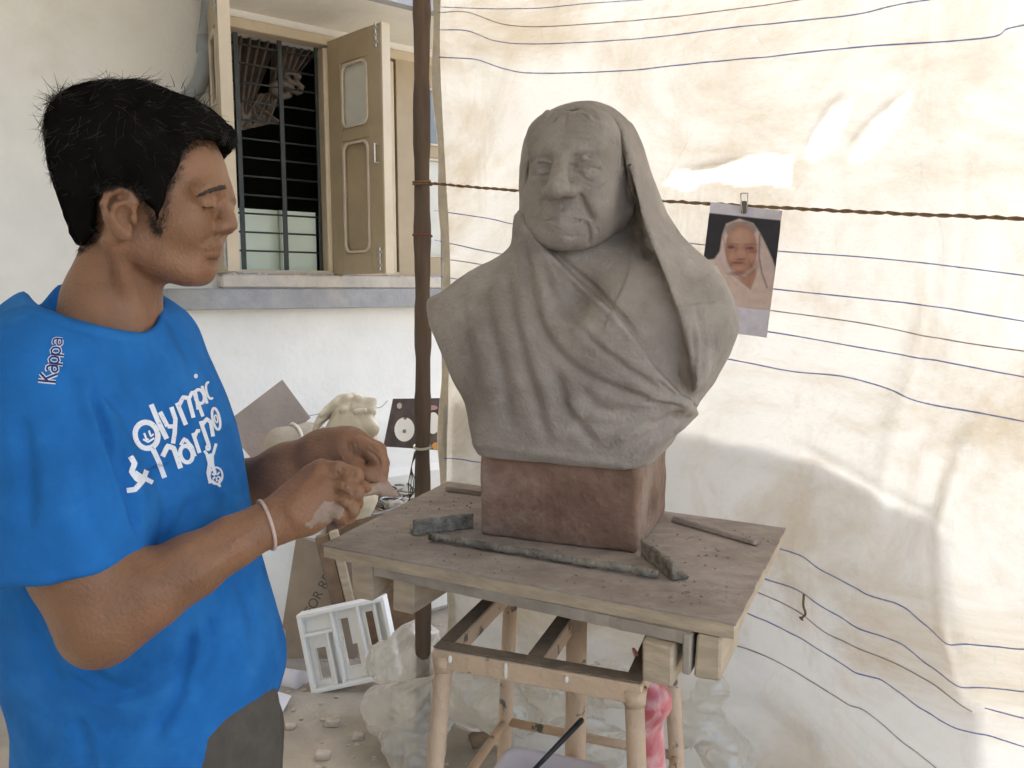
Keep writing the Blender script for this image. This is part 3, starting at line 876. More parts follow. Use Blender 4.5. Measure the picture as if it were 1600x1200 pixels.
# ---- body: torso by sections
sec = np.array([  # py, left px, right px, front ly, back ly, depth where the left / right outline is read
 (760, 738, 1054, -0.153, 0.150, -0.14, 0.14), (722, 738, 1054, -0.153, 0.150, -0.14, 0.14), (700, 737, 1054, -0.156, 0.150, -0.14, 0.14), (670, 731, 1064, -0.165, 0.146, -0.11, 0.08), (640, 724, 1084, -0.174, 0.140, -0.09, 0.05),
 (590, 710, 1120, -0.184, 0.14, -0.05, 0.03), (545, 698, 1145, -0.182, 0.14, -0.03, 0.02), (510, 690, 1156, -0.172, 0.135, 0, 0), (484, 683, 1153, -0.158, 0.13, 0, 0), (468, 681, 1147, -0.146, 0.125, 0, 0), (452, 708, 1139, -0.134, 0.12, 0, 0),
 (436, 722, 1130, -0.122, 0.12, 0, 0), (420, 744, 1085, -0.112, 0.115, 0, 0), (400, 788, 1030, -0.098, 0.11, 0, 0), (380, 818, 990, -0.088, 0.105, 0, 0), (350, 845, 965, -0.075, 0.10, 0, 0), (320, 870, 950, -0.06, 0.09, 0, 0)], float)
_z = np.array([lz_of(900, r[0], 0) for r in sec]); _l = np.array([lx_of(r[1], r[0], r[5]) for r in sec]); _r = np.array([lx_of(r[2], r[0], r[6]) for r in sec])
def _sm(z, a):
    return np.interp(z, _z, a)
_zz = np.linspace(_z[0] - 0.02, _z[-1] + 0.02, 400)
def _smooth(a):
    y = np.interp(_zz, _z, a); k = np.hanning(13); k /= k.sum()
    return np.convolve(np.pad(y, 6, 'edge'), k, 'valid')
SL_, SR_, SF_, SB_ = (_smooth(a) for a in (_l, _r, sec[:, 3], sec[:, 4]))
zbot = ptop - 0.012
HC = BL(906, 275, -0.035)                            # middle of the head
def H_(x, y, z): return HC + bx_ * x + by_ * y + ZUP * z
veil_poly = [(985, 196), (1003, 232), (1022, 280), (1042, 332), (1064, 366), (1090, 392), (1122, 418), (1140, 470), (1128, 545), (1100, 600), (1084, 612),
             (1078, 560), (1062, 505), (1040, 440), (1018, 385), (1000, 335), (990, 290), (981, 250), (972, 215)]
v_in = np.array([(972, 212, -.070), (981, 250, -.090), (992, 300, -.108), (1004, 345, -.120), (1020, 390, -.134), (1042, 445, -.150), (1064, 507, -.166), (1079, 560, -.178), (1085, 612, -.186)])
v_out = np.array([(985, 194, -.02), (1003, 232, -.01), (1022, 280, .0), (1042, 332, .0), (1064, 366, .0), (1090, 392, .0), (1122, 418, -.005), (1142, 470, -.06), (1130, 545, -.12), (1100, 600, -.170)])
def _arc(p): return np.concatenate([[0], np.cumsum(np.sqrt((np.diff(p[:, :2], axis=0) ** 2).sum(1)))]) / np.sqrt((np.diff(p[:, :2], axis=0) ** 2).sum(1)).sum()
def veil_depth(x, y):
    d1, u1, _a = line_sd(x, y, v_in[:, :2]); d2, u2, _b = line_sd(x, y, v_out[:, :2])
    t = d1 / (d1 + d2 + 1e-6)
    f = np.interp(u1, _arc(v_in), v_in[:, 2]) * (1 - t) + np.interp(u2, _arc(v_out), v_out[:, 2]) * t
    return f, 0.017 + 0.06 * t + 0.06 * np.clip((u1 - 0.7) / 0.15, 0, 1)

def f_torso(X):
    l = (X - BO) @ BAX.T
    z = l[:, 2]
    zi = np.clip(z, _zz[0], _zz[-1])
    a, b, f, k = (np.interp(zi, _zz, q) for q in (SL_, SR_, SF_, SB_))
    cx, hx, cy, hy = (a + b) / 2, (b - a) / 2, (f + k) / 2, (k - f) / 2
    ex = 2.5 + 4.5 * np.clip((0.25 - z) / 0.10, 0, 1) ** 1.5
    ux = np.abs((l[:, 0] - cx) / hx); uy = np.abs((l[:, 1] - cy) / hy)
    rr = (ux ** ex + uy ** ex) ** (1 / ex)
    d = (rr - 1) * np.minimum(hx, hy) * 0.9
    d = smax(d, zbot - z, 0.005)
    d = smax(d, z - (_z[-1] - 0.02), 0.02)
    return d

def f_head(X):
    l = (X - HC) @ BAX.T / 1.06                      # x to her left (picture right), -y ahead, z up
    x, y, z = l[:, 0], l[:, 1], l[:, 2]
    xa = np.abs(x)
    A = np.stack([xa, y, z], 1)
    d = s_ell(l, (0, 0.015, 0.022), (0.087, 0.110, 0.090))
    d = smin(d, s_ell(l, (0, -0.018, -0.026), (0.083, 0.083, 0.099)), 0.03)
    d = smin(d, s_ell(A, (0.030, -0.050, 0.055), (0.050, 0.045, 0.045)), 0.02)          # brow
    d = smin(d, s_cap(A, (0.062, -0.005, -0.066), (0.030, -0.064, -0.102), 0.028, 0.027), 0.028)  # jaw
    d = smin(d, s_ell(l, (0, -0.075, -0.108), (0.030, 0.027, 0.023)), 0.02)             # chin
    d = smin(d, s_ell(A, (0.046, -0.066, -0.040), (0.032, 0.030, 0.030)), 0.022)          # cheek
    d = smin(d, s_ell(A, (0.050, -0.056, -0.080), (0.026, 0.030, 0.032)), 0.02)          # hanging cheek
    d = smin(d, s_ell(l, (0, -0.084, -0.078), (0.034, 0.020, 0.028)), 0.02)              # mouth mound
    # brow ridge, sockets, eyes
    d = smin(d, s_cap(A, (0.014, -0.097, 0.027), (0.055, -0.081, 0.029), 0.007, 0.009), 0.014)
    d = smax(d, -s_ell(A, (0.035, -0.112, 0.004), (0.026, 0.021, 0.014)), 0.012)
    d = smin(d, s_ell(A, (0.036, -0.079, 0.003), (0.0225, 0.0215, 0.0185)), 0.004)
    d = smin(d, s_cap(A, (0.016, -0.097, 0.0085), (0.036, -0.1005, 0.0135), 0.0040, 0.0048), 0.003)   # upper lid
    d = smin(d, s_cap(A, (0.036, -0.1005, 0.0135), (0.060, -0.084, 0.004), 0.0042, 0.0040), 0.004)
    d = smin(d, s_cap(A, (0.018, -0.095, -0.004), (0.038, -0.0985, -0.0075), 0.0028, 0.0032), 0.003)  # lower lid
    d = smin(d, s_cap(A, (0.038, -0.0985, -0.0075), (0.058, -0.084, -0.001), 0.0032, 0.0030), 0.003)
    d = smin(d, s_ell(A, (0.040, -0.086, -0.017), (0.021, 0.012, 0.008)), 0.006)           # bags
    # nose
    d = smin(d, s_cap(l, (0, -0.096, 0.026), (0, -0.118, -0.012), 0.0095, 0.0115), 0.014)
    d = smin(d, s_cap(l, (0, -0.116, -0.008), (0, -0.124, -0.034), 0.012, 0.0185), 0.010)
    d = smin(d, s_ell(A, (0.0190, -0.110, -0.0385), (0.0125, 0.0150, 0.0115)), 0.007)
    d = smax(d, -s_ell(A, (0.0085, -0.122, -0.054), (0.0048, 0.0075, 0.0050)), 0.003)
    # lips: thin and pressed
    d = smin(d, s_cap(A, (0.0, -0.107, -0.075), (0.034, -0.088, -0.083), 0.0052, 0.0036), 0.009)
    d = smin(d, s_cap(A, (0.0, -0.104, -0.090), (0.030, -0.087, -0.088), 0.0066, 0.0042), 0.009)
    d = smax(d, -s_cap(A, (0.0, -0.1145, -0.0822), (0.036, -0.093, -0.0850), 0.0012, 0.0010), 0.003)
    # ear lobe on the open side
    d = smin(d, s_ell(l, (0.088, 0.006, -0.030), (0.010, 0.018, 0.034)), 0.006)
    d = smin(d, s_ell(l, (0.088, -0.006, -0.062), (0.009, 0.012, 0.014)), 0.005)
    # neck
    d = smin(d, s_cap(l, (0.004, 0.030, -0.05), (0.006, 0.035, -0.26), 0.064, 0.070), 0.03)
    d = smin(d, s_cap(A, (0.046, 0.0, -0.11), (0.012, -0.040, -0.225), 0.013, 0.012), 0.014)  # cords of the neck
    d = smin(d, s_ell(l, (0, 0.02, -0.275), (0.12, 0.085, 0.060)), 0.04)
    return d * 1.06

open_poly = [(870, 182), (847, 203), (832, 234), (825, 270), (826, 312), (833, 352), (850, 385), (868, 402), (905, 440), (960, 490), (1010, 520), (1040, 470), (1010, 385), (992, 330), (982, 285), (975, 240), (961, 195), (938, 177), (902, 172)]
def f_hood(X):
    """the veil over the head: a thick shell with an opening for face and throat"""
    l = (X - HC) @ BAX.T
    d = s_ell(l, (0.002, 0.024, 0.018), (0.108, 0.122, 0.116))
    d = smin(d, s_cap(l, (0.002, 0.045, -0.03), (0.0, 0.06, -0.20), 0.096, 0.12), 0.05)
    d = smin(d, s_cap(l, (-0.040, -0.012, 0.045), (-0.066, -0.012, -0.16), 0.058, 0.052), 0.03)
    x, y, dep = proj(X)
    o = poly_sd(x, y, open_poly) * dep / FPX
    o = smax(o, l[:, 1] - 0.035 - 0.02 * np.clip((l[:, 0] - 0.04) / 0.03, 0, 1), 0.02)    # only the front is open
    return smax(d, -o, 0.006)
def f_veil(X):
    x, y, dep = proj(X)
    l = (X - BO) @ BAX.T
    o = poly_sd(x, y, veil_poly) * dep / FPX
    m_ = o < 0.05
    t = np.full(len(x), 0.2)
    if m_.any(): f_, k_ = veil_depth(x[m_], y[m_]); q_ = l[m_, 1] - f_; t[m_] = np.maximum(-q_, q_ - k_) * 0.42
    return smax(o, t, 0.010)
def f_bust(X):
    d = f_torso(X)
    d = smin(d, near(f_hood, X, HC - ZUP * 0.07, 0.34), 0.018)
    lh = (X - HC) @ BAX.T
    d = smin(d, s_cap(lh, (0.030, 0.085, -0.05), (0.060, 0.070, -0.24), 0.060, 0.085), 0.03)
    gap_ = None                                          # deep gap behind the falling edge of the veil
    for ly_ in np.arange(-0.150, -0.02, 0.013):
        g_ = s_cap(X, BL(996, 335, ly_), BL(1012, 400, ly_), 0.019, 0.010); gap_ = g_ if gap_ is None else smin(gap_, g_, 0.008)
    d = smax(d, -gap_, 0.014)
    d = smin(d, f_veil(X), 0.012)
    # throat hollow between the two edges of the veil
    l = (X - HC) @ BAX.T
    d = smax(d, -s_ell(l, (0.030, -0.148, -0.185), (0.060, 0.080, 0.092)), 0.014)
    return d
c = BO + ZUP * 0.40
V, F = sdf_mesh(f_bust, BG(-0.2, 0, 0) - np.array([0.24, 0.34, 0]), BG(0.2, 0, 0.80) + np.array([0.24, 0.34, 0]), 0.0029, 5, 0, 1.15)
V = relax(V, F, 2, 0.5)
_x, _y, _d = proj(V)
_q, _u, _s = line_sd(_x, _y, [(812, 290), (818, 340), (840, 392), (862, 412)])
V = relax(V, F, 30, 0.6, np.exp(-(_q / 15) ** 2))
V = relax(V, F, 25, 0.6, np.exp(-(((_x - 930) / 34) ** 2 + ((_y - 478) / 26) ** 2)))
_q, _u, _s = line_sd(_x, _y, v_in[:, :2])
V = relax(V, F, 3, 0.5, np.exp(-(_q / 6) ** 2))
B = Brush(V, F)
# --- cloth: the near edge of the veil lying across the chest, then folds running to the gathered knot
edge = [(838, 366), (862, 398), (893, 428), (930, 462), (965, 497), (996, 535), (1025, 575), (1068, 622)]
B.step(edge, 0.017, 55, 2.0, -1)
B.apply(0)
folds = [
 ([(820, 372), (828, 440), (850, 520), (905, 580), (990, 618), (1060, 632)], 7, 0.0075),
 ([(845, 400), (870, 470), (925, 530), (985, 580), (1062, 628)], 6, 0.0060),
 ([(785, 405), (798, 470), (820, 560), (842, 640), (860, 700)], 9, 0.0080),
 ([(755, 430), (768, 520), (788, 600), (800, 690)], 9, 0.0060),
 ([(718, 455), (730, 540), (745, 620), (762, 690)], 8, 0.0040),
 ([(868, 575), (880, 625), (905, 665), (935, 700)], 9, 0.0085),
 ([(905, 600), (940, 640), (1000, 640), (1065, 634)], 8, 0.0050),
 ([(1070, 642), (1040, 665), (1000, 690), (972, 712)], 8, 0.0075),
 ([(1068, 640), (1010, 660), (950, 665), (900, 655)], 8, 0.0040),
 ([(1086, 470), (1098, 540), (1092, 600)], 4.5, 0.0050),
 ([(1082, 500), (1086, 560), (1082, 612)], 4, 0.0060),
 ([(1148, 505), (1125, 520), (1108, 532)], 6, 0.0022),
 ([(1150, 470), (1158, 500), (1150, 530)], 4, 0.0030),
 ([(1060, 370), (1092, 430), (1110, 480)], 9, 0.0022),
]
B.stroke([(x_ + 5, y_ - 5) for x_, y_ in edge[:6]], 4.5, -0.0075, 0.15)
B.stroke([(x_ - 4, y_ + 4) for x_, y_ in edge[:6]], 4.0, 0.0040, 0.15)
for pts, w, a in folds: B.fold(pts, w * 1.2, a * 1.05)
for pts, w, a in [([(800, 470), (830, 560), (860, 620)], 16, 0.007), ([(740, 470), (760, 580), (775, 660)], 14, 0.005), ([(890, 620), (905, 660)], 12, 0.008), ([(850, 640), (880, 690)], 14, 0.005),
                  ([(860, 440), (905, 510), (970, 560)], 9, 0.005), ([(960, 690), (1030, 640)], 10, 0.004), ([(1010, 620), (1060, 630)], 6, 0.004)]:
    B.stroke(pts, w, a)
B.step([(992, 378), (986, 410), (974, 446), (958, 482)], 0.0035, 40, 1.5, 1)
# bottom edge lip over the plinth, lumpy
B.stroke([(745, 694), (830, 706), (975, 727)], 7, 0.004, 0)
B.apply(1)
B.blob(1072, 630, 16, 12, 0.010)
for pts in ([(1070, 634), (1040, 632), (1005, 628)], [(1072, 628), (1045, 610), (1022, 590)], [(1076, 622), (1070, 600), (1062, 570)], [(1070, 640), (1045, 652), (1015, 668)], [(1080, 640), (1068, 660), (1045, 690)]):
    B.stroke(pts, 3.2, -0.005, 0.25)
rim = [(852, 394), (834, 357), (826, 312), (825, 270), (832, 234), (847, 204), (870, 183), (900, 173), (938, 176), (960, 194), (973, 222), (980, 255)]
B.step(rim, 0.0050, 26, 2.0, 1)
B.stroke(rim, 3.0, -0.0035, 0.05)
B.apply(0)
X = B.V
B.D += 0.0018 * fbm(X * 22, 3) + 0.0006 * fbm(X * 85 + 5, 3)
B.apply(0)
obj('drapery', new_mesh('drapery', B.V, B.F, True), M['clay'], bust)
# --- head, throat and face, modelled finer
V, F = sdf_mesh(f_head, HC - np.array([0.17, 0.18, 0.34]), HC + np.array([0.17, 0.18, 0.16]), 0.0020, 6)
V = relax(V, F, 1, 0.5)
B = Brush(V, F)
# --- face: age lines
for pts, w, a in [
 ([(905, 300), (911, 314), (919, 330), (928, 346)], 3.0, -0.0058),         # fold beside the nose, her left
 ([(913, 344), (919, 358), (922, 372), (919, 386)], 2.8, -0.0046),
 ([(914, 300), (926, 318), (936, 336), (940, 352)], 7.0, 0.0034),
 ([(930, 354), (936, 364), (933, 378)], 2.4, -0.0026), ([(940, 354), (943, 366)], 2.2, -0.0020),
 ([(852, 308), (845, 322), (840, 338)], 4.0, -0.0026), ([(836, 320), (834, 340), (838, 358)], 5, 0.002),
 ([(856, 347), (870, 345), (890, 345.5), (905, 345), (916, 349)], 1.8, -0.0022),
 ([(876, 366), (892, 370), (908, 366)], 3.2, -0.0026),
 ([(903, 272), (920, 283), (938, 286), (952, 279)], 2.2, -0.0025), ([(910, 285), (928, 294), (946, 292)], 2.4, -0.0018),
 ([(908, 258), (925, 252), (942, 256), (952, 264)], 1.8, -0.0022),
 ([(836, 262), (848, 255), (862, 260)], 1.8, -0.0022), ([(840, 280), (852, 286), (864, 281)], 2.0, -0.0020),
 ([(958, 262), (968, 258)], 1.4, -0.0015), ([(958, 268), (969, 270)], 1.4, -0.0015),
 ([(910, 267), (924, 261.5), (942, 268)], 1.5, -0.0030), ([(838, 267), (848, 261), (860, 266)], 1.5, -0.0028), ([(912, 271), (926, 275), (942, 271)], 1.4, -0.0018), ([(838, 271), (848, 274), (860, 271)], 1.4, -0.0018), ([(905, 232), (918, 230), (945, 228)], 2.6, -0.0014),
 ([(855, 212), (890, 208), (930, 212)], 2.6, -0.0012), ([(868, 222), (895, 218), (935, 222)], 2.2, -0.0010),
 ([(880, 318), (877, 328), (876, 338)], 2.2, -0.0018),
 ([(975, 345), (960, 372), (938, 392)], 5, -0.0025), ([(968, 300), (965, 330), (955, 352)], 7, -0.0020)]:
    B.stroke(pts, w * 1.15, a * (1.25 if a < -0.004 else 0.85), 0.2)
B.blob(925.5, 266, 4.2, 4.2, -0.0022); B.blob(846.5, 264, 3.8, 4.2, -0.0022); B.blob(940, 322, 18, 14, 0.004); B.blob(857, 318, 10, 12, 0.003); B.blob(925, 330, 8, 14, 0.0025)
B.step([(992, 378), (986, 410), (974, 446), (958, 482)], 0.0030, 40, 1.5, 1)
B.stroke([(905, 402), (918, 428), (930, 450), (938, 466)], 4, -0.007)
B.stroke([(892, 400), (905, 425), (915, 440)], 4, 0.004)
# strands of hair at the parting and temple
r_ = np.random.default_rng(5)
for k in range(30):
    sg = 1 if k % 2 else -1; t = (k // 2) / 14
    x0, y0 = 893 + sg * 2, 170 + 14 * t
    xe = x0 + sg * (26 + 22 * (1 - t) + r_.uniform(-5, 5)); ye = y0 + 6 + 9 * (1 - t) + r_.uniform(-2, 3)
    B.stroke([(x0, y0), ((x0 + xe) / 2, y0 - 1 + r_.uniform(-2, 2)), (xe, ye)], 1.8, r_.choice([-0.0036, 0.0032]), 0.3)
B.step([(846, 212), (862, 196), (890, 188), (905, 188), (935, 192), (958, 206)], 0.0010, 22, 3, 1)
for k in range(7):
    B.stroke([(950 + k * 2.5, 195 + k * 3), (962 + k * 1.8, 225 + 2 * k), (964 + k * 1.6, 262 + 3 * k)], 1.3, r_.choice([-0.0022, 0.0018]), 0.25)
B.apply(0)
# tool marks and thumb dabs over all the clay
X = B.V
B.D += 0.0012 * fbm(X * 26, 3) + 0.0006 * fbm(X * 110 + 5, 2)
B.apply(0)
obj('head', new_mesh('head', B.V, B.F, True), M['clay'], bust)
# ------------------------------------------------------------------ the sculptor
M['skin'] = mat('brown skin', (0.230, 0.116, 0.060), 0.46, 0.14, 16.0, 0.22, 260, spec=0.4, sss=0.05, blotch=((0.295, 0.140, 0.078), 10.0, 0.46, 0.78))
M['hair'] = mat('black hair', (0.014, 0.011, 0.009), 0.45, 0.35, 30.0, 0.0, spec=0.45)
M['scalp'] = mat('dark scalp hair', (0.008, 0.007, 0.006), 1.0, 0.2, 30.0, 0.0, spec=0.0)
M['shirt'] = mat('royal blue jersey', (0.018, 0.140, 0.42), 0.9, 0.14, 14.0, 0.16, 700, spec=0.12, blotch=((0.035, 0.19, 0.47), 7.0, 0.50, 0.80))
M['trouser'] = mat('grey brown trousers', (0.085, 0.075, 0.062), 0.85, 0.15, 40.0, 0.2, 200)
M['print'] = mat('cracked white print', (0.72, 0.76, 0.82), 0.8, 0.06, 60.0, blotch=((0.10, 0.25, 0.50), 260, 0.60, 0.70))
M['printw'] = mat('white print', (0.74, 0.78, 0.84), 0.8, 0.05, 60.0)
M['navy'] = mat('navy print', (0.015, 0.03, 0.14), 0.8, 0.05, 60.0)
M['band'] = mat('pale thread band', (0.50, 0.38, 0.33), 0.8, 0.15, 90)
M['claydust'] = mat('drying clay smear', (0.31, 0.225, 0.175), 0.95, 0.10, 60.0, 0.3, 150)
YM = 0.95
man = thing('person', 'man in blue t-shirt seen in profile, working clay between both hands', 'person', (-0.42, 1.0, 0.0))
def W(px, py, dy=0.0, Y0=YM): return P(px, py, Y0 + dy)
def R(px, Y=YM): return px * Y / FPX

def mirror(f):            # both sides of the head: dy -> |dy|
    return f
HX0 = YM
def f_mhead(X):
    # head frame in photo-plane units: u right, v down (m), w = depth from the middle plane
    w = X[:, 1] - YM
    x, y, dep = proj(X)
    k = YM / FPX
    # undo perspective of depth so the two sides are alike
    X2 = np.stack([(x - 240) * dep / FPX + 0.0, (y - 300) * dep / FPX, np.abs(w)], 1)
    sc = dep / FPX
    # middle-plane picture position for a point at that depth
    X2[:, 0] = X[:, 0] - P(240, 300, YM)[0]; X2[:, 1] = -(X[:, 2] - P(240, 300, YM)[2])
    o_ = P(240, 300, YM)
    def q(px, py, dy=0.0):
        p = P(px, py, YM - dy); return np.array([p[0] - o_[0], -(p[2] - o_[2]), dy])
    def e(px, py, rx, ry, dy, rz): return s_ell(X2, q(px, py, dy), (rx * k, ry * k, rz))
    def c(a, b, ra, rb): return s_cap(X2, q(*a), q(*b), ra * k, rb * k)
    d = e(210, 248, 116, 104, 0, 0.072)
    d = smin(d, e(272, 278, 78, 74, 0, 0.064), 0.02)
    d = smin(d, e(262, 352, 72, 88, 0, 0.056), 0.022)
    d = smin(d, c((188, 372, 0.052), (292, 424, 0.022), 20, 18), 0.028)       # jaw
    d = smin(d, e(308, 418, 24, 22, 0, 0.018), 0.020)                         # chin
    d = smin(d, e(303, 384, 38, 30, 0, 0.026), 0.018)                         # mouth mound
    d = smin(d, e(285, 345, 36, 34, 0.034, 0.024), 0.020)                     # cheek
    d = smin(d, c((338, 291, 0.008), (312, 300, 0.046), 13, 12), 0.014)       # brow
    d = smax(d, -e(341, 318, 15, 13, 0.031, 0.014), 0.010)                    # socket
    d = smin(d, e(320, 319, 15.5, 13, 0.030, 0.014), 0.004)                   # eye
    d = smin(d, c((333, 313, 0.020), (318, 316, 0.044), 5, 4.5), 0.005)       # upper lid
    d = smin(d, c((333, 326, 0.022), (318, 327, 0.042), 4, 4), 0.005)
    d = smin(d, c((340, 300, 0), (355, 336, 0), 8.5, 9), 0.010)               # nose
    d = smin(d, c((350, 330, 0), (359.5, 351, 0), 10, 11.5), 0.008)
    d = smin(d, e(343, 355, 13, 10, 0.0105, 0.008), 0.006)
    d = smax(d, -e(352, 364, 6.5, 3.5, 0.0065, 0.0036), 0.003)
    d = smin(d, c((338.5, 384, 0), (321, 391, 0.021), 7.5, 4.5), 0.006)       # lips
    d = smin(d, c((335.5, 398, 0), (319, 394, 0.019), 7.5, 4.5), 0.006)
    d = smax(d, -c((348, 391.5, 0), (318, 393, 0.027), 1.9, 1.6), 0.003)
    d = smax(d, -e(334, 409, 8, 5, 0, 0.016), 0.008)
    # neck
    d = smin(d, c((184, 372, 0.0), (172, 470, 0.0), 48, 50), 0.026)
    d = smin(d, c((204, 420, 0.010), (206, 500, 0.006), 24, 24), 0.026)
    d = smin(d, c((166, 480, 0.0), (158, 545, 0.02), 58, 72), 0.04)
    d = smin(d, c((172, 375, 0.066), (216, 500, 0.012), 11, 9), 0.014)         # neck muscle
    # ear
    def ear():
        b = s_ell(X2 - q(186, 334, 0.0725), np.zeros(3), (26 * k, 37 * k, 0.0075), np.array([[1, 0.16, 0.30], [-0.16, 1, 0], [-0.30, 0, 1]]) / 1.05)
        hel = [(207, 330, .073), (211, 314, .075), (202, 301, .079), (185, 297, .083), (169, 303, .086), (162, 320, .086), (167, 340, .083), (177, 356, .079), (190, 369, .076)]
        for i in range(len(hel) - 1): b = smin(b, c(hel[i], hel[i + 1], 5.2, 5.0), 0.004)
        b = smin(b, e(196, 366, 10, 10, .0755, 0.006), 0.005)
        anti = [(196, 313, .082), (180, 322, .085), (176, 340, .084), (188, 355, .080)]
        for i in range(3): b = smin(b, c(anti[i], anti[i + 1], 4.2, 4.2), 0.004)
        b = smax(b, -e(197, 340, 11, 15, .083, 0.009), 0.005)
        b = smax(b, -e(190, 308, 9, 5, .086, 0.005), 0.004)
        b = smin(b, e(209, 342, 5.5, 8, .077, 0.006), 0.004)
        return b
    d = smin(d, ear(), 0.006)
    return d

def chain(X, pts, k=0.008):
    d = None
    for a, b in zip(pts[:-1], pts[1:]):
        c_ = s_cap(X, a[0], b[0], a[1], b[1]); d = c_ if d is None else smin(d, c_, k)
    return d
# near (right) arm and hand
YE, YW = 0.80, 0.885
def a_(px, py, Y, r): return (P(px, py, Y), r * Y / FPX)
rarm = [a_(85, 600, 0.875, 56), a_(118, 800, 0.83, 66), a_(130, 880, 0.812, 73), a_(160, 968, 0.800, 64)]
rfore = [a_(164, 968, 0.800, 62), a_(228, 925, 0.815, 58), a_(300, 884, 0.838, 47), a_(365, 846, 0.862, 37), a_(418, 819, 0.882, 31), a_(448, 806, 0.893, 31)]
def f_rarm(X):
    d = chain(X, rarm, 0.03); d = smin(d, chain(X, rfore, 0.02), 0.028)
    d = smin(d, s_ell(X, P(150, 1000, 0.80), (0.026, 0.024, 0.024)), 0.02)
    return d
def f_rhand(X):
    d = chain(X, [a_(440, 808, 0.890, 33), a_(470, 792, 0.900, 34), a_(500, 772, 0.912, 34)], 0.015)
    d = smin(d, chain(X, [a_(440, 815, 0.888, 30), a_(480, 806, 0.892, 26), a_(515, 792, 0.898, 22)], 0.012), 0.016)
    d = smin(d, chain(X, [a_(452, 780, 0.905, 20), a_(490, 745, 0.918, 18), a_(505, 737, 0.920, 17)], 0.012), 0.018)
    # fingers, knuckle to tip, curling away from the viewer
    fing = [
     [a_(500, 735, 0.915, 16), a_(528, 734, 0.905, 13.5), a_(556, 743, 0.905, 12.5), a_(560, 758, 0.925, 11), a_(548, 770, 0.945, 9)],
     [a_(512, 757, 0.905, 16), a_(540, 758, 0.893, 14), a_(556, 770, 0.893, 13), a_(556, 787, 0.912, 11), a_(542, 795, 0.935, 9.5)],
     [a_(516, 777, 0.898, 15), a_(540, 784, 0.888, 13.5), a_(550, 797, 0.892, 12), a_(545, 808, 0.912, 10.5), a_(530, 808, 0.932, 9)],
     [a_(512, 795, 0.894, 14), a_(530, 803, 0.888, 12), a_(537, 810, 0.894, 10.5), a_(530, 817, 0.91, 9.5), a_(518, 813, 0.925, 8)]]
    for f in fing: d = smin(d, chain(X, f, 0.004), 0.0022)
    for kn in ((501, 732, 0.909, 14), (513, 755, 0.900, 14)):
        c_, r_k = a_(*kn); d = smin(d, s_ell(X, c_, (r_k, r_k, r_k)), 0.008)
    # thumb beyond, reaching to the piece of clay
    d = smin(d, chain(X, [a_(470, 775, 0.93, 20), a_(510, 752, 0.955, 15), a_(545, 752, 0.965, 12), a_(572, 762, 0.965, 9.5)], 0.006), 0.006)
    # tendons
    for s_ in ([a_(455, 790, 0.876, 8), a_(500, 738, 0.902, 8)], [a_(458, 800, 0.872, 8), a_(508, 758, 0.892, 8)], [a_(462, 808, 0.872, 7), a_(512, 778, 0.886, 7)]):
        d = smin(d, chain(X, s_), 0.010)
    return d
# far (left) arm and hand
larm = [a_(250, 640, 1.17, 78), a_(285, 800, 1.17, 66), a_(300, 830, 1.17, 62)]
lfore = [a_(300, 815, 1.165, 56), a_(380, 772, 1.14, 50), a_(450, 738, 1.115, 43), a_(505, 708, 1.095, 34), a_(535, 697, 1.085, 30)]
def f_larm(X): return smin(chain(X, larm, 0.02), chain(X, lfore, 0.02), 0.025)
def f_lhand(X):
    d = chain(X, [a_(525, 700, 1.088, 29), a_(548, 694, 1.078, 25), a_(562, 696, 1.072, 20)], 0.014)
    d = smin(d, chain(X, [a_(530, 705, 1.10, 26), a_(560, 706, 1.10, 20)], 0.012), 0.014)
    fing = [
     [a_(560, 696, 1.062, 16.5), a_(583, 706, 1.052, 14.5), a_(592, 716, 1.050, 13.5), a_(596, 734, 1.050, 11.5), a_(594, 752, 1.050, 9.5)],
     [a_(566, 692, 1.080, 15), a_(590, 704, 1.074, 13.5), a_(597, 724, 1.072, 11.5), a_(598, 746, 1.066, 9)],
     [a_(566, 695, 1.098, 14), a_(588, 708, 1.096, 12.5), a_(594, 728, 1.094, 11), a_(588, 746, 1.09, 9)],
     [a_(560, 702, 1.114, 12), a_(578, 718, 1.114, 10.5), a_(582, 736, 1.112, 9), a_(574, 748, 1.108, 8)]]
    for f in fing: d = smin(d, chain(X, f, 0.004), 0.0020)
    d = smin(d, chain(X, [a_(535, 706, 1.072, 18), a_(553, 730, 1.052, 14.5), a_(575, 743, 1.044, 12.5), a_(596, 757, 1.044, 9)], 0.006), 0.010)
    return d
def f_skin(X):
    d = near(f_mhead, X, P(205, 330, YM), 0.235)
    d = np.minimum(d, near(f_rarm, X, P(210, 840, 0.83), 0.33))
    d = smin(d, near(f_rhand, X, P(500, 775, 0.91), 0.13), 0.008)
    d = np.minimum(d, near(f_larm, X, P(400, 750, 1.13), 0.24))
    d = smin(d, near(f_lhand, X, P(560, 720, 1.08), 0.11), 0.008)
    # trunk inside the shirt and legs, so that the figure is whole
    d = smin(d, s_cap(X, P(170, 600, 1.0), P(235, 1000, 1.0), 0.085, 0.10), 0.03)
    d = smin(d, s_cap(X, P(95, 600, 0.885), P(205, 575, 1.08), 0.038, 0.040), 0.03)
    d = smin(d, s_cap(X, P(205, 575, 1.08), P(248, 640, 1.165), 0.040, 0.045), 0.03)
    d = smin(d, s_cap(X, P(235, 1000, 1.0), (P(240, 1180, 0.94)), 0.10, 0.075), 0.03)
    return d
lo = np.array([-0.62, 0.70, 0.90]); hi = np.array([-0.14, 1.30, 1.78])
V, F = sdf_mesh(f_skin, lo, hi, 0.0024, 5, 0, 1.0)
V, F = biggest(V, F)
V = relax(V, F, 1, 0.5)
S_ = Brush(V, F)
HEADG = (S_.y < 480)
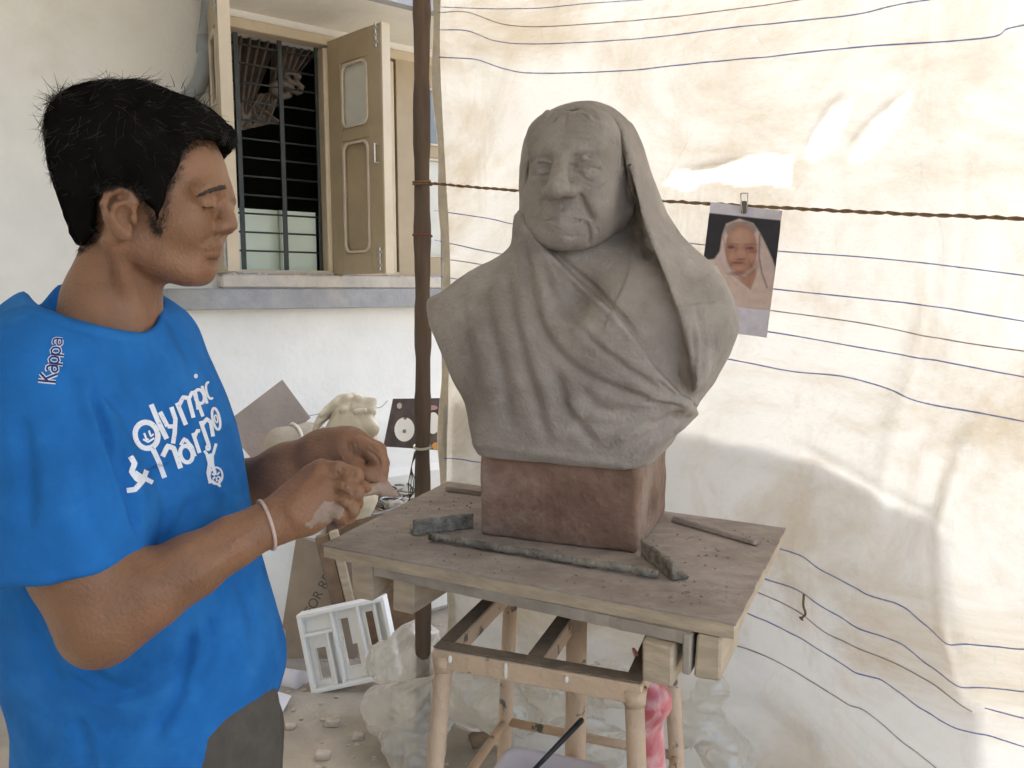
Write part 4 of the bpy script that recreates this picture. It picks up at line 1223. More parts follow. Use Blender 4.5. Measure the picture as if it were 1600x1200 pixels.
for pts, w, a in [([(548, 690), (551, 704), (549, 716)], 2.0, -0.002), ([(556, 690), (557, 704)], 1.8, -0.0018), ([(540, 688), (543, 702)], 1.8, -0.0014),
                  ([(523, 744), (520, 752)], 2, -0.0015), ([(322, 366), (318, 376), (316, 386)], 3, -0.0016), ([(340, 368), (328, 372), (318, 384)], 4, -0.0010),
                  ([(314, 312), (322, 309), (334, 309)], 1.6, -0.0014), ([(312, 329), (322, 331), (332, 330)], 1.8, -0.0012),
                  ([(456, 762), (480, 742)], 3, -0.0015),
                  ([(380, 845), (340, 880), (280, 920)], 12, 0.002), ([(250, 870), (300, 850), (360, 815)], 10, 0.002), ([(395, 830), (350, 855)], 3, 0.0012)]:
    S_.stroke(pts, w, a, 0.25)
for pts in ([(508, 746), (530, 747), (548, 756), (552, 766)], [(518, 768), (540, 772), (550, 785)], [(520, 787), (538, 795), (545, 804)], [(536, 728), (534, 742)], [(540, 752), (537, 764)], [(572, 700), (590, 716), (594, 735)], [(577, 696), (593, 706)],
            [(530, 744), (527, 736)], [(556, 738), (551, 747)], [(556, 766), (549, 772)]):
    S_.stroke(pts, 1.8, -0.0034, 0.25)
S_.D += 0.0006 * fbm(S_.V * 60, 3)
S_.apply(0)
skin_o = obj('body', new_mesh('body', S_.V, S_.F, True), M['skin'], man)

# eyebrow, lashes, stubble shade as short hairs
def strands(roots, dirs, lens, rad, curl, nseg=4, seed=1, bend=None):
    r_ = np.random.default_rng(seed)
    q = np.array(roots, float); d_ = np.array(dirs, float); L_ = np.array(lens, float)[:, None]; n = len(q)
    d_ /= np.linalg.norm(d_, axis=1, keepdims=True) + 1e-9
    side = np.cross(d_, r_.normal(0, 1, (n, 3))); side /= np.linalg.norm(side, axis=1, keepdims=True) + 1e-9
    c = curl * r_.normal(0, 1, (n, 1)); rings = []
    for i in range(nseg + 1):
        nb = np.cross(d_, side); rr = rad * (1 - 0.75 * i / nseg)
        rings.append(np.stack([q + side * rr, q - side * rr * 0.5 + nb * rr * 0.87, q - side * rr * 0.5 - nb * rr * 0.87], 1))
        d_ = d_ + side * c / nseg
        if bend is not None: d_ = d_ + bend / nseg
        d_ /= np.linalg.norm(d_, axis=1, keepdims=True); q = q + d_ * L_ / nseg
    V = np.stack(rings, 1).reshape(-1, 3)
    f = np.array([(i * 3 + j, i * 3 + (j + 1) % 3, i * 3 + 3 + (j + 1) % 3, i * 3 + 3 + j) for i in range(nseg) for j in range(3)])
    F = (np.arange(n)[:, None, None] * 3 * (nseg + 1) + f[None]).reshape(-1, 4)
    return V, F
from mathutils.bvhtree import BVHTree
def bvh_of(V, F): return BVHTree.FromPolygons([tuple(v) for v in V], [tuple(int(i) for i in f) for f in F])
sk_b = bvh_of(S_.V, S_.F)
CAMP = Vector((0, 0, CAMZ))
def hit(bv, px, py):
    d = Vector(ray(px, py)).normalized(); h_ = bv.ray_cast(CAMP, d)
    return (np.array(h_[0]), np.array(h_[1])) if h_[0] is not None else (None, None)
ro, di, le = [], [], []
r5 = np.random.default_rng(11)
brow_line = spline([(309, 305), (320, 299.5), (334, 294.5), (349, 292.5)], 6)
for k in range(520):
    t = r5.uniform(0.2, 1); i = min(int(t * (len(brow_line) - 1)), len(brow_line) - 2)
    b0 = brow_line[i]; px, py = b0[0] + r5.normal(0, 1.0), b0[1] + r5.normal(0, 2.2 + 1.2 * t)
    h_, n_ = hit(sk_b, px, py)
    if h_ is None: continue
    ro.append(h_ - n_ * 0.0005); di.append(np.array([-0.7, 0.05, 0.3 - 0.4 * (py - b0[1]) / 5]) + n_ * 0.12 + r5.normal(0, 0.10, 3)); le.append(r5.uniform(0.003, 0.006))
for k in range(26):      # lashes of the lowered lid
    t = r5.uniform(0, 1); h_, n_ = hit(sk_b, 314 + 19 * t, 322.5 + 1.5 * math.sin(t * 3.1) + r5.normal(0, 0.4))
    if h_ is None: continue
    ro.append(h_); di.append(np.array([0.7, -0.3, -0.6]) + r5.normal(0, 0.15, 3)); le.append(0.0045)
V, F = strands(ro, di, le, 0.00028, 0.3, 3, 2)
obj('eyebrow', new_mesh('eyebrow', V, F, True), M['hair'], man)

def patch(bv, poly, m, name, parent, step=1.2, thick=0.0006, wob=1.0, jump=0.012):
    """thin layer lying on the skin inside an outline"""
    poly = np.asarray(poly, float); gx, gy = np.meshgrid(np.arange(poly[:, 0].min() - 3, poly[:, 0].max() + 3, step), np.arange(poly[:, 1].min() - 3, poly[:, 1].max() + 3, step), indexing='ij')
    sd = poly_sd(gx.ravel(), gy.ravel(), poly) + wob * fbm(np.stack([gx.ravel() / 3, gy.ravel() / 3, 0 * gx.ravel()], 1), 3)
    ids = -np.ones(gx.size, int); Vc, Fc = [], []
    for i, (x_, y_, d_) in enumerate(zip(gx.ravel(), gy.ravel(), sd)):
        if d_ < 0.4:
            h_, n_ = hit(bv, x_, y_)
            if h_ is not None: ids[i] = len(Vc); Vc.append(h_ + n_ * (0.0001 + thick * min(1, max(0, -d_ / 3))))
    ny = gx.shape[1]
    for i in range(gx.shape[0] - 1):
        for j in range(ny - 1):
            f = [ids[i * ny + j], ids[i * ny + j + 1], ids[(i + 1) * ny + j + 1], ids[(i + 1) * ny + j]]
            if min(f) >= 0 and max(Vc[k][1] for k in f) - min(Vc[k][1] for k in f) < jump: Fc.append(f)
    return obj(name, new_mesh(name, Vc, Fc, True), m, parent)
patch(sk_b, [(306, 308), (315, 299.5), (328, 293.5), (342, 289), (352, 288), (353, 295), (340, 298.5), (326, 302), (314, 307)], mat('brow shade', (0.035, 0.022, 0.016), 0.7), 'brow', man, 1.0, 0.0008, 2.0)
ro, di, le = [], [], []
jaw = [(318, 368), (340, 372), (345, 382), (334, 402), (334, 430), (300, 446), (262, 452), (225, 425), (238, 365), (250, 368), (262, 410), (300, 425), (312, 405), (308, 385)]
for k in range(2600):
    px, py = r5.uniform(225, 348), r5.uniform(364, 452)
    if poly_sd(np.array([px]), np.array([py]), jaw)[0] > r5.normal(-2, 4): continue
    h_, n_ = hit(sk_b, px, py)
    if h_ is None: continue
    ro.append(h_ - n_ * 0.0002); di.append(n_ * 0.5 + np.array([0.25, 0, -0.7]) + r5.normal(0, 0.2, 3)); le.append(0.0013)
V, F = strands(ro, di, le, 0.00016, 0.2, 2, 5)
o_st = obj('stubble', new_mesh('stubble', V, F, True), M['hair'], man); o_st['kind'] = 'stuff'

ro, di, le = [], [], []
for k in range(420):
    t = r5.uniform(0, 1); px = 185 + 225 * t + r5.normal(0, 10); py = 945 - 135 * t + r5.normal(0, 26)
    h_, n_ = hit(sk_b, px, py)
    if h_ is None or h_[1] > 0.9: continue
    ro.append(h_); di.append(n_ * 0.35 + np.array([0.5, -0.1, -0.6]) + r5.normal(0, 0.25, 3)); le.append(r5.uniform(0.004, 0.010))
V, F = strands(ro, di, le, 0.00009, 0.5, 3, 6)
o_ah = obj('arm_hair', new_mesh('arm_hair', V, F, True), M['hair'], man); o_ah['kind'] = 'stuff'
# hair: a mass cut by the hairline, covered with curling strands
hair_out = [(122, 386), (110, 368), (101, 345), (89, 310), (79, 275), (72, 248), (68, 222), (67, 200), (70, 180), (77, 161), (90, 146), (108, 136), (134, 128), (165, 123), (198, 122), (232, 127), (270, 141), (306, 154), (336, 182), (357, 209), (356, 220),
            (344, 224), (306, 220), (290, 233), (277, 268), (264, 289), (258, 325), (247, 361), (240, 350), (237, 330), (216, 303), (186, 292), (162, 300), (152, 318), (150, 364), (132, 384)]
def f_hair(X):
    k = YM / FPX
    w = np.abs(X[:, 1] - YM)
    x, y, _dp = proj(np.stack([X[:, 0], YM - w, X[:, 2]], 1))
    o = poly_sd(x, y, hair_out) * k
    X2 = np.stack([X[:, 0] - P(240, 300, YM)[0], -(X[:, 2] - P(240, 300, YM)[2]), w], 1)
    def e(px, py, rx, ry, rz): return s_ell(X2, ((px - 240) * k, (py - 300) * k, 0), (rx * k, ry * k, rz))
    d = e(205, 240, 150, 120, 0.081)
    d = smin(d, e(150, 290, 95, 110, 0.074), 0.02)
    d = smin(d, e(290, 200, 80, 62, 0.060), 0.02)
    d = smin(d, f_mhead(X) - 0.0055, 0.010)
    d = smax(d, o + 0.0015, 0.007)
    return d + 0.0050 * fbm(X * np.array([45, 60, 60]), 3)
c = P(205, 250, YM)
HV, HF = sdf_mesh(f_hair, c - 0.17, c + 0.17, 0.003, 4, 0, 1.3)
hN = normals(HV, HF)
hair_o = obj('hair', new_mesh('hair', HV, HF, True), M['scalp'], man)
r6 = np.random.default_rng(21)
hx, hy, _ = proj(HV)
idx = r6.choice(len(HV), 30000)
idx = idx[hN[idx][:, 1] < 0.6]
px_, py_ = hx[idx], hy[idx]; Nn = hN[idx]
low = np.clip((py_ - 240) / 90, 0, 1)
edge = poly_sd(px_, py_, hair_out)
comb = np.stack([np.where(px_ > 200, 0.8, np.where(py_ < 170, 0.1, -0.35)), 0 * px_, np.where(py_ < 175, 0.05, -0.65)], 1)
wave = np.stack([fbm(HV[idx] * 38 + 7 * k, 2) for k in range(3)], 1)
comb = comb + wave * 1.6
comb = comb - Nn * (comb * Nn).sum(1, keepdims=True)
le = np.where(py_ < 215, 0.024, 0.017) * (1 - 0.6 * low) * r6.uniform(0.7, 1.3, len(idx))
le = np.where((px_ > 225) & (edge > -16), le * 0.6, le)
di = comb / (np.linalg.norm(comb, axis=1, keepdims=True) + 1e-6) + Nn * (0.14 - 0.06 * low)[:, None] + r6.normal(0, 0.10, (len(idx), 3))
ro = HV[idx] - Nn * 0.0012
V, F = strands(ro, di, le, 0.00038, 0.8, 5, 3, -Nn * 1.35)
st_o = obj('strands', new_mesh('strands', V, F, True), M['hair'], hair_o); st_o['kind'] = 'stuff'
# short hairs thinning out on the skin along the hairline
ro, di, le = [], [], []
hl = spline([(345, 226), (307, 221), (291, 234), (279, 268), (266, 290), (260, 325), (249, 360), (243, 350), (238, 330), (217, 304)], 10)
hl2 = spline([(152, 320), (151, 364), (134, 385), (118, 390)], 10)
for k in range(1700):
    q = hl[r6.integers(len(hl))] if r6.random() < 0.75 else hl2[r6.integers(len(hl2))]
    px, py = q[0] + r6.normal(0, 4), q[1] + r6.normal(0, 4)
    h_, n_ = hit(sk_b, px, py)
    if h_ is None: continue
    ro.append(h_ - n_ * 0.0003); di.append(n_ * 0.25 + np.array([0.35 if py < 240 else -0.35, 0, -0.6]) + r6.normal(0, 0.22, 3)); le.append(r6.uniform(0.003, 0.008))
V, F = strands(ro, di, le, 0.00025, 0.5, 3, 9)
o_hl = obj('hairline', new_mesh('hairline', V, F, True), M['hair'], hair_o); o_hl['kind'] = 'stuff'
# loose curls on the crown and at the back
ro, di, le = [], [], []
for k in range(45):
    t = r6.uniform(0, 1)
    q = spline([(66, 235), (64, 195), (74, 158), (96, 138), (150, 126), (210, 122), (250, 130), (300, 150), (345, 195)], 8)
    p0 = q[min(int(t * len(q)), len(q) - 1)]
    ro.append(P(p0[0] + r6.normal(0, 4) + 6, p0[1] + r6.normal(0, 3) + 6, YM + r6.normal(0, 0.03)))
    di.append(np.array([-0.5 if p0[0] < 150 else 0.4, r6.normal(0, 0.3), 0.8]) + r6.normal(0, 0.3, 3)); le.append(r6.uniform(0.010, 0.026))
V, F = strands(ro, di, le, 0.0006, 3.6, 10, 8)
cl_o = obj('loose_curls', new_mesh('loose_curls', V, F, True), M['hair'], hair_o); cl_o['kind'] = 'stuff'

# ---- t-shirt
tsec = np.array([   # py, left px, right px (at mid depth), half depth m, mid depth Y
 (455, 95, 215, 0.075, 0.985), (480, 60, 262, 0.100, 0.985), (500, 20, 280, 0.125, 0.985), (530, -20, 292, 0.150, 0.985), (570, -35, 310, 0.160, 0.985), (620, -40, 332, 0.165, 0.985),
 (680, -40, 352, 0.165, 0.985), (740, -36, 366, 0.162, 0.985), (800, -30, 376, 0.158, 0.985), (860, -18, 390, 0.146, 0.985), (920, 0, 407, 0.142, 0.985), (980, 14, 425, 0.142, 0.985),
 (1030, 30, 438, 0.143, 0.985), (1060, 42, 438, 0.145, 0.985), (1095, 55, 430, 0.15, 0.985), (1150, 53, 424, 0.15, 0.985), (1240, 50, 415, 0.15, 0.985)], float)
YT = 0.985
tz = np.array([P(200, r[0], YT)[2] for r in tsec]); tl = np.array([P(r[1], r[0], YT)[0] for r in tsec]); tr_ = np.array([P(r[2], r[0], YT)[0] for r in tsec])
tzz = np.linspace(tz[-1], tz[0], 300)
def tsm(a):
    y = np.interp(tzz, tz[::-1], a[::-1]); k = np.hanning(17); k /= k.sum()
    return np.convolve(np.pad(y, 8, 'edge'), k, 'valid')
TLx, TRx, THd = tsm(tl), tsm(tr_), tsm(tsec[:, 3])
def f_shirt(X):
    z = np.clip(X[:, 2], tzz[0], tzz[-1])
    a, b, hd = (np.interp(z, tzz, q) for q in (TLx, TRx, THd))
    cx, hx_ = (a + b) / 2, (b - a) / 2
    u = np.abs((X[:, 0] - cx) / hx_); v = np.abs((X[:, 1] - YT) / hd)
    d = ((u ** 2.3 + v ** 2.3) ** (1 / 2.3) - 1) * np.minimum(hx_, hd) * 0.85
    d = smax(d, X[:, 2] - (tz[0] - 0.004), 0.02)
    # near sleeve
    sl = s_cap(X, P(80, 580, 0.870), P(112, 800, 0.835), 0.078, 0.084)
    sl = smin(sl, s_cap(X, P(112, 800, 0.835), P(120, 960, 0.815), 0.084, 0.080), 0.02)
    x, y, dep = proj(X)
    hemp = [(-60, 925), (0, 918), (73, 916), (154, 897), (231, 861), (300, 830), (330, 1000), (200, 1090), (-60, 1090)]
    sl = smax(sl, -poly_sd(x, y, hemp) * dep / FPX, 0.003)
    sl = smax(sl, -s_cap(X, P(124, 885, 0.812), P(140, 970, 0.806), 0.054, 0.062), 0.004)
    far_ = np.clip((X[:, 2] - P(120, 780, 0.83)[2]) / 0.06, 0, 1)          # blends with the trunk only towards the shoulder
    d = smin(d, sl, 0.004 + 0.034 * far_.mean()) if False else np.where(far_ > 0.5, smin(d, sl, 0.035), smin(d, sl, 0.006))
    # far sleeve
    fs = s_cap(X, P(240, 580, 1.12), P(272, 690, 1.16), 0.075, 0.078)
    d = smin(d, fs, 0.03)
    # shoulders up to the collar
    d = smin(d, s_cap(X, P(75, 520, 0.93), P(110, 492, 0.975), 0.048, 0.040), 0.04)
    d = smin(d, s_cap(X, P(230, 540, 1.06), P(200, 505, 1.02), 0.05, 0.045), 0.04)
    # neck opening: tilted ring
    nk = s_cap(X, P(168, 440, 0.97), P(163, 380, 0.96), 0.072, 0.10)
    return d
def cut_shirt(X):
    d = f_shirt(X)
    x, y, dep = proj(X)
    # neck hole: above the collar line as drawn over the near side
    nl = [(-200, 300), (40, 300), (40, 452), (49, 470), (62, 478), (100, 493), (150, 507), (198, 517), (222, 519), (240, 510), (247, 495), (247, 478), (262, 470), (420, 300), (420, 100), (-200, 100)]
    o = poly_sd(x, y, nl) * dep / FPX
    neck_c = s_cap(X, P(160, 530, 0.965), P(165, 300, 0.955), 0.058, 0.085)
    d = smax(d, -neck_c, 0.006)
    d = smax(d, -smax(o, X[:, 1] - 0.99, 0.01), 0.003)
    # hem at the bottom
    bot = [(448, 1042), (440, 1070), (420, 1112), (363, 1153), (318, 1199), (280, 1300), (700, 1300), (700, 1042)]
    b_ = poly_sd(x, y, bot) * dep / FPX
    d = smax(d, -b_, 0.003)
    return d
lo = np.array([-0.80, 0.70, 0.86]); hi = np.array([-0.22, 1.28, 1.52])
V, F = sdf_mesh(cut_shirt, lo, hi, 0.0032, 4, 0, 1.2)
V = relax(V, F, 2, 0.5)
_x, _y, _d = proj(V)
_q, _u, _s = line_sd(_x, _y, [(40, 452), (49, 470), (62, 478), (100, 493), (150, 507), (198, 517), (222, 519), (240, 510), (247, 495), (247, 478), (262, 470)])
_q2, _u, _s = line_sd(_x, _y, [(0, 918), (73, 916), (154, 897), (231, 861)])
V = relax(V, F, 7, 0.6, np.exp(-(np.minimum(_q, _q2) / 6) ** 2))
T = Brush(V, F)
for pts, w, a in [
  ([(140, 600), (160, 660), (185, 740), (205, 800), (225, 850)], 7, 0.006),            # arm crease beside the chest
  ([(185, 690), (200, 760), (220, 800)], 9, 0.006), ([(150, 610), (190, 640), (230, 720)], 12, 0.004),
  ([(90, 930), (110, 990), (140, 1050), (210, 1075), (290, 1040)], 13, 0.005), ([(300, 970), (290, 1040), (270, 1100), (230, 1160)], 14, 0.007),
  ([(320, 960), (330, 1010), (300, 1080)], 12, 0.004), ([(100, 1050), (160, 1085), (230, 1080)], 9, 0.004), ([(40, 930), (70, 1010), (100, 1080)], 12, 0.003),
  ([(250, 880), (280, 860), (330, 850), (365, 830)], 9, 0.003), ([(300, 780), (285, 820), (260, 850)], 14, 0.004), ([(355, 770), (345, 820)], 10, 0.003),
  ([(30, 640), (45, 740), (40, 840)], 16, 0.004), ([(120, 680), (130, 760), (150, 860)], 18, 0.003), ([(70, 560), (110, 600), (130, 680)], 18, 0.003),
  ([(262, 490), (285, 540), (300, 590)], 8, 0.003), ([(120, 1120), (140, 1200)], 14, 0.004), ([(370, 900), (400, 980), (410, 1060)], 13, 0.0035), ([(200, 540), (215, 620), (250, 680)], 20, 0.003)]:
    T.fold(pts, w, a * 1.5)
# stitched hems and collar rib
T.stroke([(0, 896), (73, 894), (152, 875), (226, 842)], 1.6, -0.0014, 0)
T.stroke([(443, 1027), (425, 1065), (400, 1100), (350, 1135), (300, 1180), (270, 1215)], 1.8, -0.0016, 0)
T.stroke([(46, 468), (62, 492), (100, 508), (150, 522), (198, 533), (228, 533), (250, 520), (258, 500), (262, 482)], 1.6, -0.0016, 0)
T.stroke([(44, 460), (62, 484), (100, 500), (150, 514), (198, 525), (226, 526), (244, 514), (252, 497)], 4.5, 0.0016, 0)
T.stroke([(118, 512), (134, 560), (150, 625), (172, 700), (190, 770)], 1.6, -0.0022, 0.1)
T.stroke([(70, 480), (82, 500), (96, 530), (118, 512)], 1.4, -0.0012, 0.1)
T.D += 0.0030 * fbm(T.V * 11, 3) + 0.0022 * fbm(T.V * np.array([30, 30, 16]), 3)
T.apply(1)
shirt_o = obj('shirt', new_mesh('shirt', T.V, T.F, True), M['shirt'], man)

# trousers
def f_tr(X):
    d = s_cap(X, P(235, 1130, 1.0), P(240, 1500, 1.0), 0.135, 0.10)
    d = smin(d, s_cap(X, P(330, 1120, 0.95), P(345, 1700, 0.97), 0.085, 0.085), 0.03)
    d = smin(d, s_cap(X, P(330, 1150, 1.05), P(330, 1700, 1.08), 0.10, 0.085), 0.03)
    d = smin(d, s_cap(X, P(336, 1700, 0.97), P(300, 2300, 0.97), 0.085, 0.06), 0.03)
    d = smin(d, s_cap(X, P(330, 1700, 1.08), P(320, 2250, 1.08), 0.085, 0.06), 0.03)
    d = smax(d, X[:, 2] - 0.978, 0.01)
    return smax(d, 0.06 - X[:, 2], 0.01)
V, F = sdf_mesh(f_tr, (-0.70, 0.75, 0.0), (-0.15, 1.35, 1.05), 0.006, 4, 0, 1.2)
Tb = Brush(V, F)
Tb.fold([(360, 1150), (364, 1200), (360, 1300)], 3, 0.003, 0); Tb.D += 0.003 * fbm(Tb.V * 18, 3); Tb.apply(0)
obj('trousers', new_mesh('trousers', Tb.V, Tb.F, True), M['trouser'], man)
# shoes on the floor
for Yc, xx_ in ((0.97, -0.44), (1.08, -0.42)):
    def f_sh(X, Yc=Yc, x0=xx_): 
        d = smin(s_ell(X, (x0 - 0.02, Yc, 0.045), (0.07, 0.045, 0.05)), s_ell(X, (x0 + 0.10, Yc, 0.03), (0.11, 0.045, 0.035)), 0.03)
        return smax(d, 0.001 - X[:, 2], 0.004)
    V, F = sdf_mesh(f_sh, (xx_ - 0.14, Yc - 0.09, -0.02), (xx_ + 0.26, Yc + 0.09, 0.13), 0.006)
    obj('shoe', new_mesh('shoe', V, F, True), mat('brown shoe', (0.06, 0.035, 0.02), 0.5), man)

# ---- prints lying on the shirt, thin ribbons set on its surface
sh_b = bvh_of(T.V, T.F)
def on_shirt(px, py, off=0.0009):
    h_, n_ = hit(sh_b, px, py)
    return None if h_ is None else h_ + n_ * off
class Decal:
    def __init__(s): s.V = []; s.F = []
    def stroke(s, pts, w, closed=False, off=0.0009):
        pts = [np.asarray(p, float) for p in pts]
        if closed: pts = pts + [pts[0]]
        # resample
        q = [pts[0]]
        for a, b in zip(pts[:-1], pts[1:]):
            n = max(1, int(np.linalg.norm(b - a) / 2.2))
            for k in range(1, n + 1): q.append(a + (b - a) * k / n)
        L_ = []
        for i, p in enumerate(q):
            t = q[min(i + 1, len(q) - 1)] - q[max(i - 1, 0)]
            if closed and i in (0, len(q) - 1): t = q[1] - q[-2]
            t = t / (np.linalg.norm(t) + 1e-9); n = np.array([-t[1], t[0]])
            ww = w(i / max(1, len(q) - 1)) if callable(w) else w
            a, m_, b = (on_shirt(*(p + n * ww * e), off) for e in (-0.5, 0, 0.5))
            L_.append(None if a is None or b is None or m_ is None else (a, m_, b))
        for i in range(len(L_) - 1):
            if L_[i] is None or L_[i + 1] is None: continue
            n0 = len(s.V); s.V += [*L_[i], *L_[i + 1]]
            s.F += [(n0, n0 + 1, n0 + 4, n0 + 3), (n0 + 1, n0 + 2, n0 + 5, n0 + 4)]
        return s
    def ell(s, cx, cy, rx, ry, w, rot=0, a0=0, a1=360, off=0.0009):
        c, sn = math.cos(math.radians(rot)), math.sin(math.radians(rot)); n = 26
        pts = []
        for k in range(n + 1):
            a = math.radians(a0 + (a1 - a0) * k / n); u, v = rx * math.cos(a), ry * math.sin(a); pts.append((cx + u * c - v * sn, cy + u * sn + v * c))
        return s.stroke(pts, w, False, off)
    def build(s, name, m): return obj(name, new_mesh(name, s.V, s.F), m, shirt_o)
Z = 2.727
def z2(*pts): return [(x / Z, 420 + y / Z) for x, y in pts]     # read from an enlarged piece of the photograph
D = Decal()
w0 = 10.5
# olympic
D.ell(622 / Z, 420 + 710 / Z, 17.5, 20.5, 8.5, -15)
D.stroke(z2((642, 578), (672, 650), (708, 725)), 8)                                     # l
D.stroke(z2((680, 610), (712, 672)), 7); D.stroke(z2((728, 590), (745, 640), (742, 700), (735, 745)), 7); D.stroke(z2((712, 672), (742, 672)), 6.5)   # y
D.stroke(z2((752, 572), (790, 665)), 7); D.stroke(z2((756, 590), (778, 548), (800, 552), (822, 635)), 6.5); D.stroke(z2((800, 560), (815, 528), (832, 535), (842, 600)), 5.5)   # m
D.stroke(z2((822, 520), (862, 630)), 5.5); D.ell(848 / Z, 420 + 545 / Z, 7, 11, 5, -15)  # p
D.stroke(z2((858, 500), (880, 575)), 4.6); D.ell(832 / Z, 420 + 458 / Z, 1.5, 2, 3)        # i and dot
D.ell(890 / Z, 420 + 520 / Z, 5, 13, 3.6, -12, 60, 290)                                     # c
# & harmony
D.stroke(z2((650, 770), (680, 835), (700, 890)), 8); D.stroke(z2((690, 800), (712, 755), (738, 765), (768, 850)), 8)     # h
D.ell(792 / Z, 420 + 790 / Z, 9.5, 13, 6.5, -15); D.stroke(z2((790, 730), (815, 760), (828, 800)), 6); D.stroke(z2((768, 752), (782, 725), (796, 735)), 5.5)   # a
D.stroke(z2((820, 700), (848, 785)), 6); D.stroke(z2((826, 720), (838, 690), (850, 692)), 5.5)   # r
D.stroke(z2((852, 650), (888, 755)), 6); D.stroke(z2((858, 668), (878, 640), (895, 655), (905, 715)), 6)   # n / m
D.ell(918 / Z, 420 + 640 / Z, 5.5, 17, 4.0, -12); D.ell(918 / Z, 420 + 640 / Z, 2.2, 6, 2.2, -12)
# ampersand
D.stroke(z2((555, 800), (572, 830), (560, 865), (585, 900), (620, 880)), 8); D.stroke(z2((572, 868), (605, 890), (648, 912)), 7); D.stroke(z2((540, 945), (575, 940), (605, 905), (622, 858)), 8)
D.build('slogan_print', M['print'])
D = Decal()
for pts in (((612, 700), (622, 725), (632, 728)), ((632, 690), (640, 715), (652, 705)), ((608, 726), (630, 738), (655, 722))): D.stroke(z2(*pts), 3)
D.build('ring_mark', M['printw'])
D = Decal()
# small figure with raised arms over a ring
D.ell(884 / Z, 420 + 762 / Z, 2.5, 3.2, 4)
D.stroke(z2((868, 775), (882, 795), (905, 792), (918, 745)), 4.5); D.stroke(z2((890, 790), (896, 830)), lambda t: 13 - 3 * t); D.stroke(z2((893, 825), (884, 870), (892, 915)), lambda t: 7 - 3 * t); D.stroke(z2((900, 825), (910, 860), (915, 880)), lambda t: 6 - 2 * t)
D.ell(918 / Z, 420 + 882 / Z, 10, 13, 3.0)
for k in range(6):
    a = k * 60 + 20; c_ = (918 / Z, 420 + 882 / Z); D.stroke([(c_[0] + 2.2 * math.cos(math.radians(a)), c_[1] + 2.2 * math.sin(math.radians(a))), (c_[0] + 7 * math.cos(math.radians(a)), c_[1] + 9 * math.sin(math.radians(a)))], 2.6)
D.stroke(z2((888, 900), (905, 905), (932, 925)), 3); D.stroke(z2((935, 930), (930, 905), (940, 890)), 3)
D.build('emblem_print', M['printw'])
# shoulder lettering: navy letters with a white outline, reading upwards
LET = {'K': [[(0, 0), (0, 10)], [(0, 4.5), (6, 10)], [(2, 6), (6.5, 0)]], 'a': [[(5.6, 0), (5.6, 5), (4.4, 6.9), (2.4, 6.9), (0.9, 6)], [(5.6, 3.9), (2.4, 3.9), (0.5, 2.7), (0.5, 1.2), (2, 0), (4, 0.2), (5.6, 1.6)]],
       'p': [[(0, 6.5), (0, -3)], [(0, 3.2), (1, 6), (3, 6.8), (5.2, 5.6), (5.7, 3.2), (5.2, 0.9), (3, 0), (1, 0.7), (0, 3.2)]]}
base0, base1 = np.array((236, 486)) / Z + (0, 420), np.array((268, 290)) / Z + (0, 420)     # foot of the letters, running up the shoulder
capd = (np.array((163, 478)) - np.array((236, 486))) / Z
DW, DN = Decal(), Decal()
xcur = 0.3
for ch in 'Kappa':
    ww_ = {'K': 7.6, 'a': 7.4, 'p': 7.2}[ch]
    for st in LET[ch]:
        pts = []
        for (lx, ly) in st:
            u = (xcur + lx) / 37.5
            sc_ = (1 - 0.30 * u)
            pts.append(base0 + (base1 - base0) * u + capd * (ly / 10) * sc_)
        DW.stroke(pts, 6.8 * (1 - 0.3 * xcur / 37), False, 0.0008); DN.stroke(pts, 3.4 * (1 - 0.3 * xcur / 37), False, 0.0014)
    xcur += ww_
DW.build('shoulder_outline', M['printw']); DN.build('shoulder_letters', M['navy'])

# thread band on the near wrist
c0_, c1_ = P(396, 795, 0.855), P(432, 842, 0.862)
ctr = P(414, 818, 0.884); ax_ = (P(448, 806, 0.893) - P(365, 843, 0.862)); ax_ /= np.linalg.norm(ax_)
u_ = np.array([0.55, 0.0, 0.8]); u_ -= ax_ * (u_ @ ax_); u_ /= np.linalg.norm(u_); v_ = np.cross(ax_, u_)
pts = []
for k in range(49):
    a = k / 48 * 6.283; d_ = math.cos(a) * u_ + math.sin(a) * v_
    h_ = sk_b.ray_cast(Vector(ctr + d_ * 0.06 + ax_ * 0.004 * math.cos(a)), Vector(-d_))
    pts.append((np.array(h_[0]) if h_[0] is not None else ctr + d_ * 0.027) + d_ * 0.0012)
MB().tube(pts, 0.0021, 7).build('wrist_band', M['band'], man, True)
# clay drying on the edge of the near hand
cp = [(474, 822), (488, 808), (497, 792), (508, 782), (522, 782), (533, 792), (536, 803), (528, 810), (514, 815), (500, 818), (486, 824)]
Vc, Fc = [], []
gx, gy = np.meshgrid(np.arange(470, 542, 1.6), np.arange(776, 830, 1.6), indexing='ij')
sdv = poly_sd(gx.ravel(), gy.ravel(), cp) + 5.5 * fbm(np.stack([gx.ravel() / 9, gy.ravel() / 9, 0 * gx.ravel()], 1), 4)
ids = -np.ones(gx.size, int)
for i, (x_, y_, d_) in enumerate(zip(gx.ravel(), gy.ravel(), sdv)):
    if d_ < 0.8:
        h_, n_ = hit(sk_b, x_, y_)
        if h_ is not None: ids[i] = len(Vc); Vc.append(h_ + n_ * (0.0003 + 0.0011 * min(1, max(0, -d_ / 6))))
nyy = gx.shape[1]
for i in range(gx.shape[0] - 1):
    for j in range(nyy - 1):
        f = [ids[i * nyy + j], ids[i * nyy + j + 1], ids[(i + 1) * nyy + j + 1], ids[(i + 1) * nyy + j]]
        if min(f) >= 0:
            zz = [Vc[k][1] for k in f]
            if max(zz) - min(zz) < 0.012: Fc.append(f)
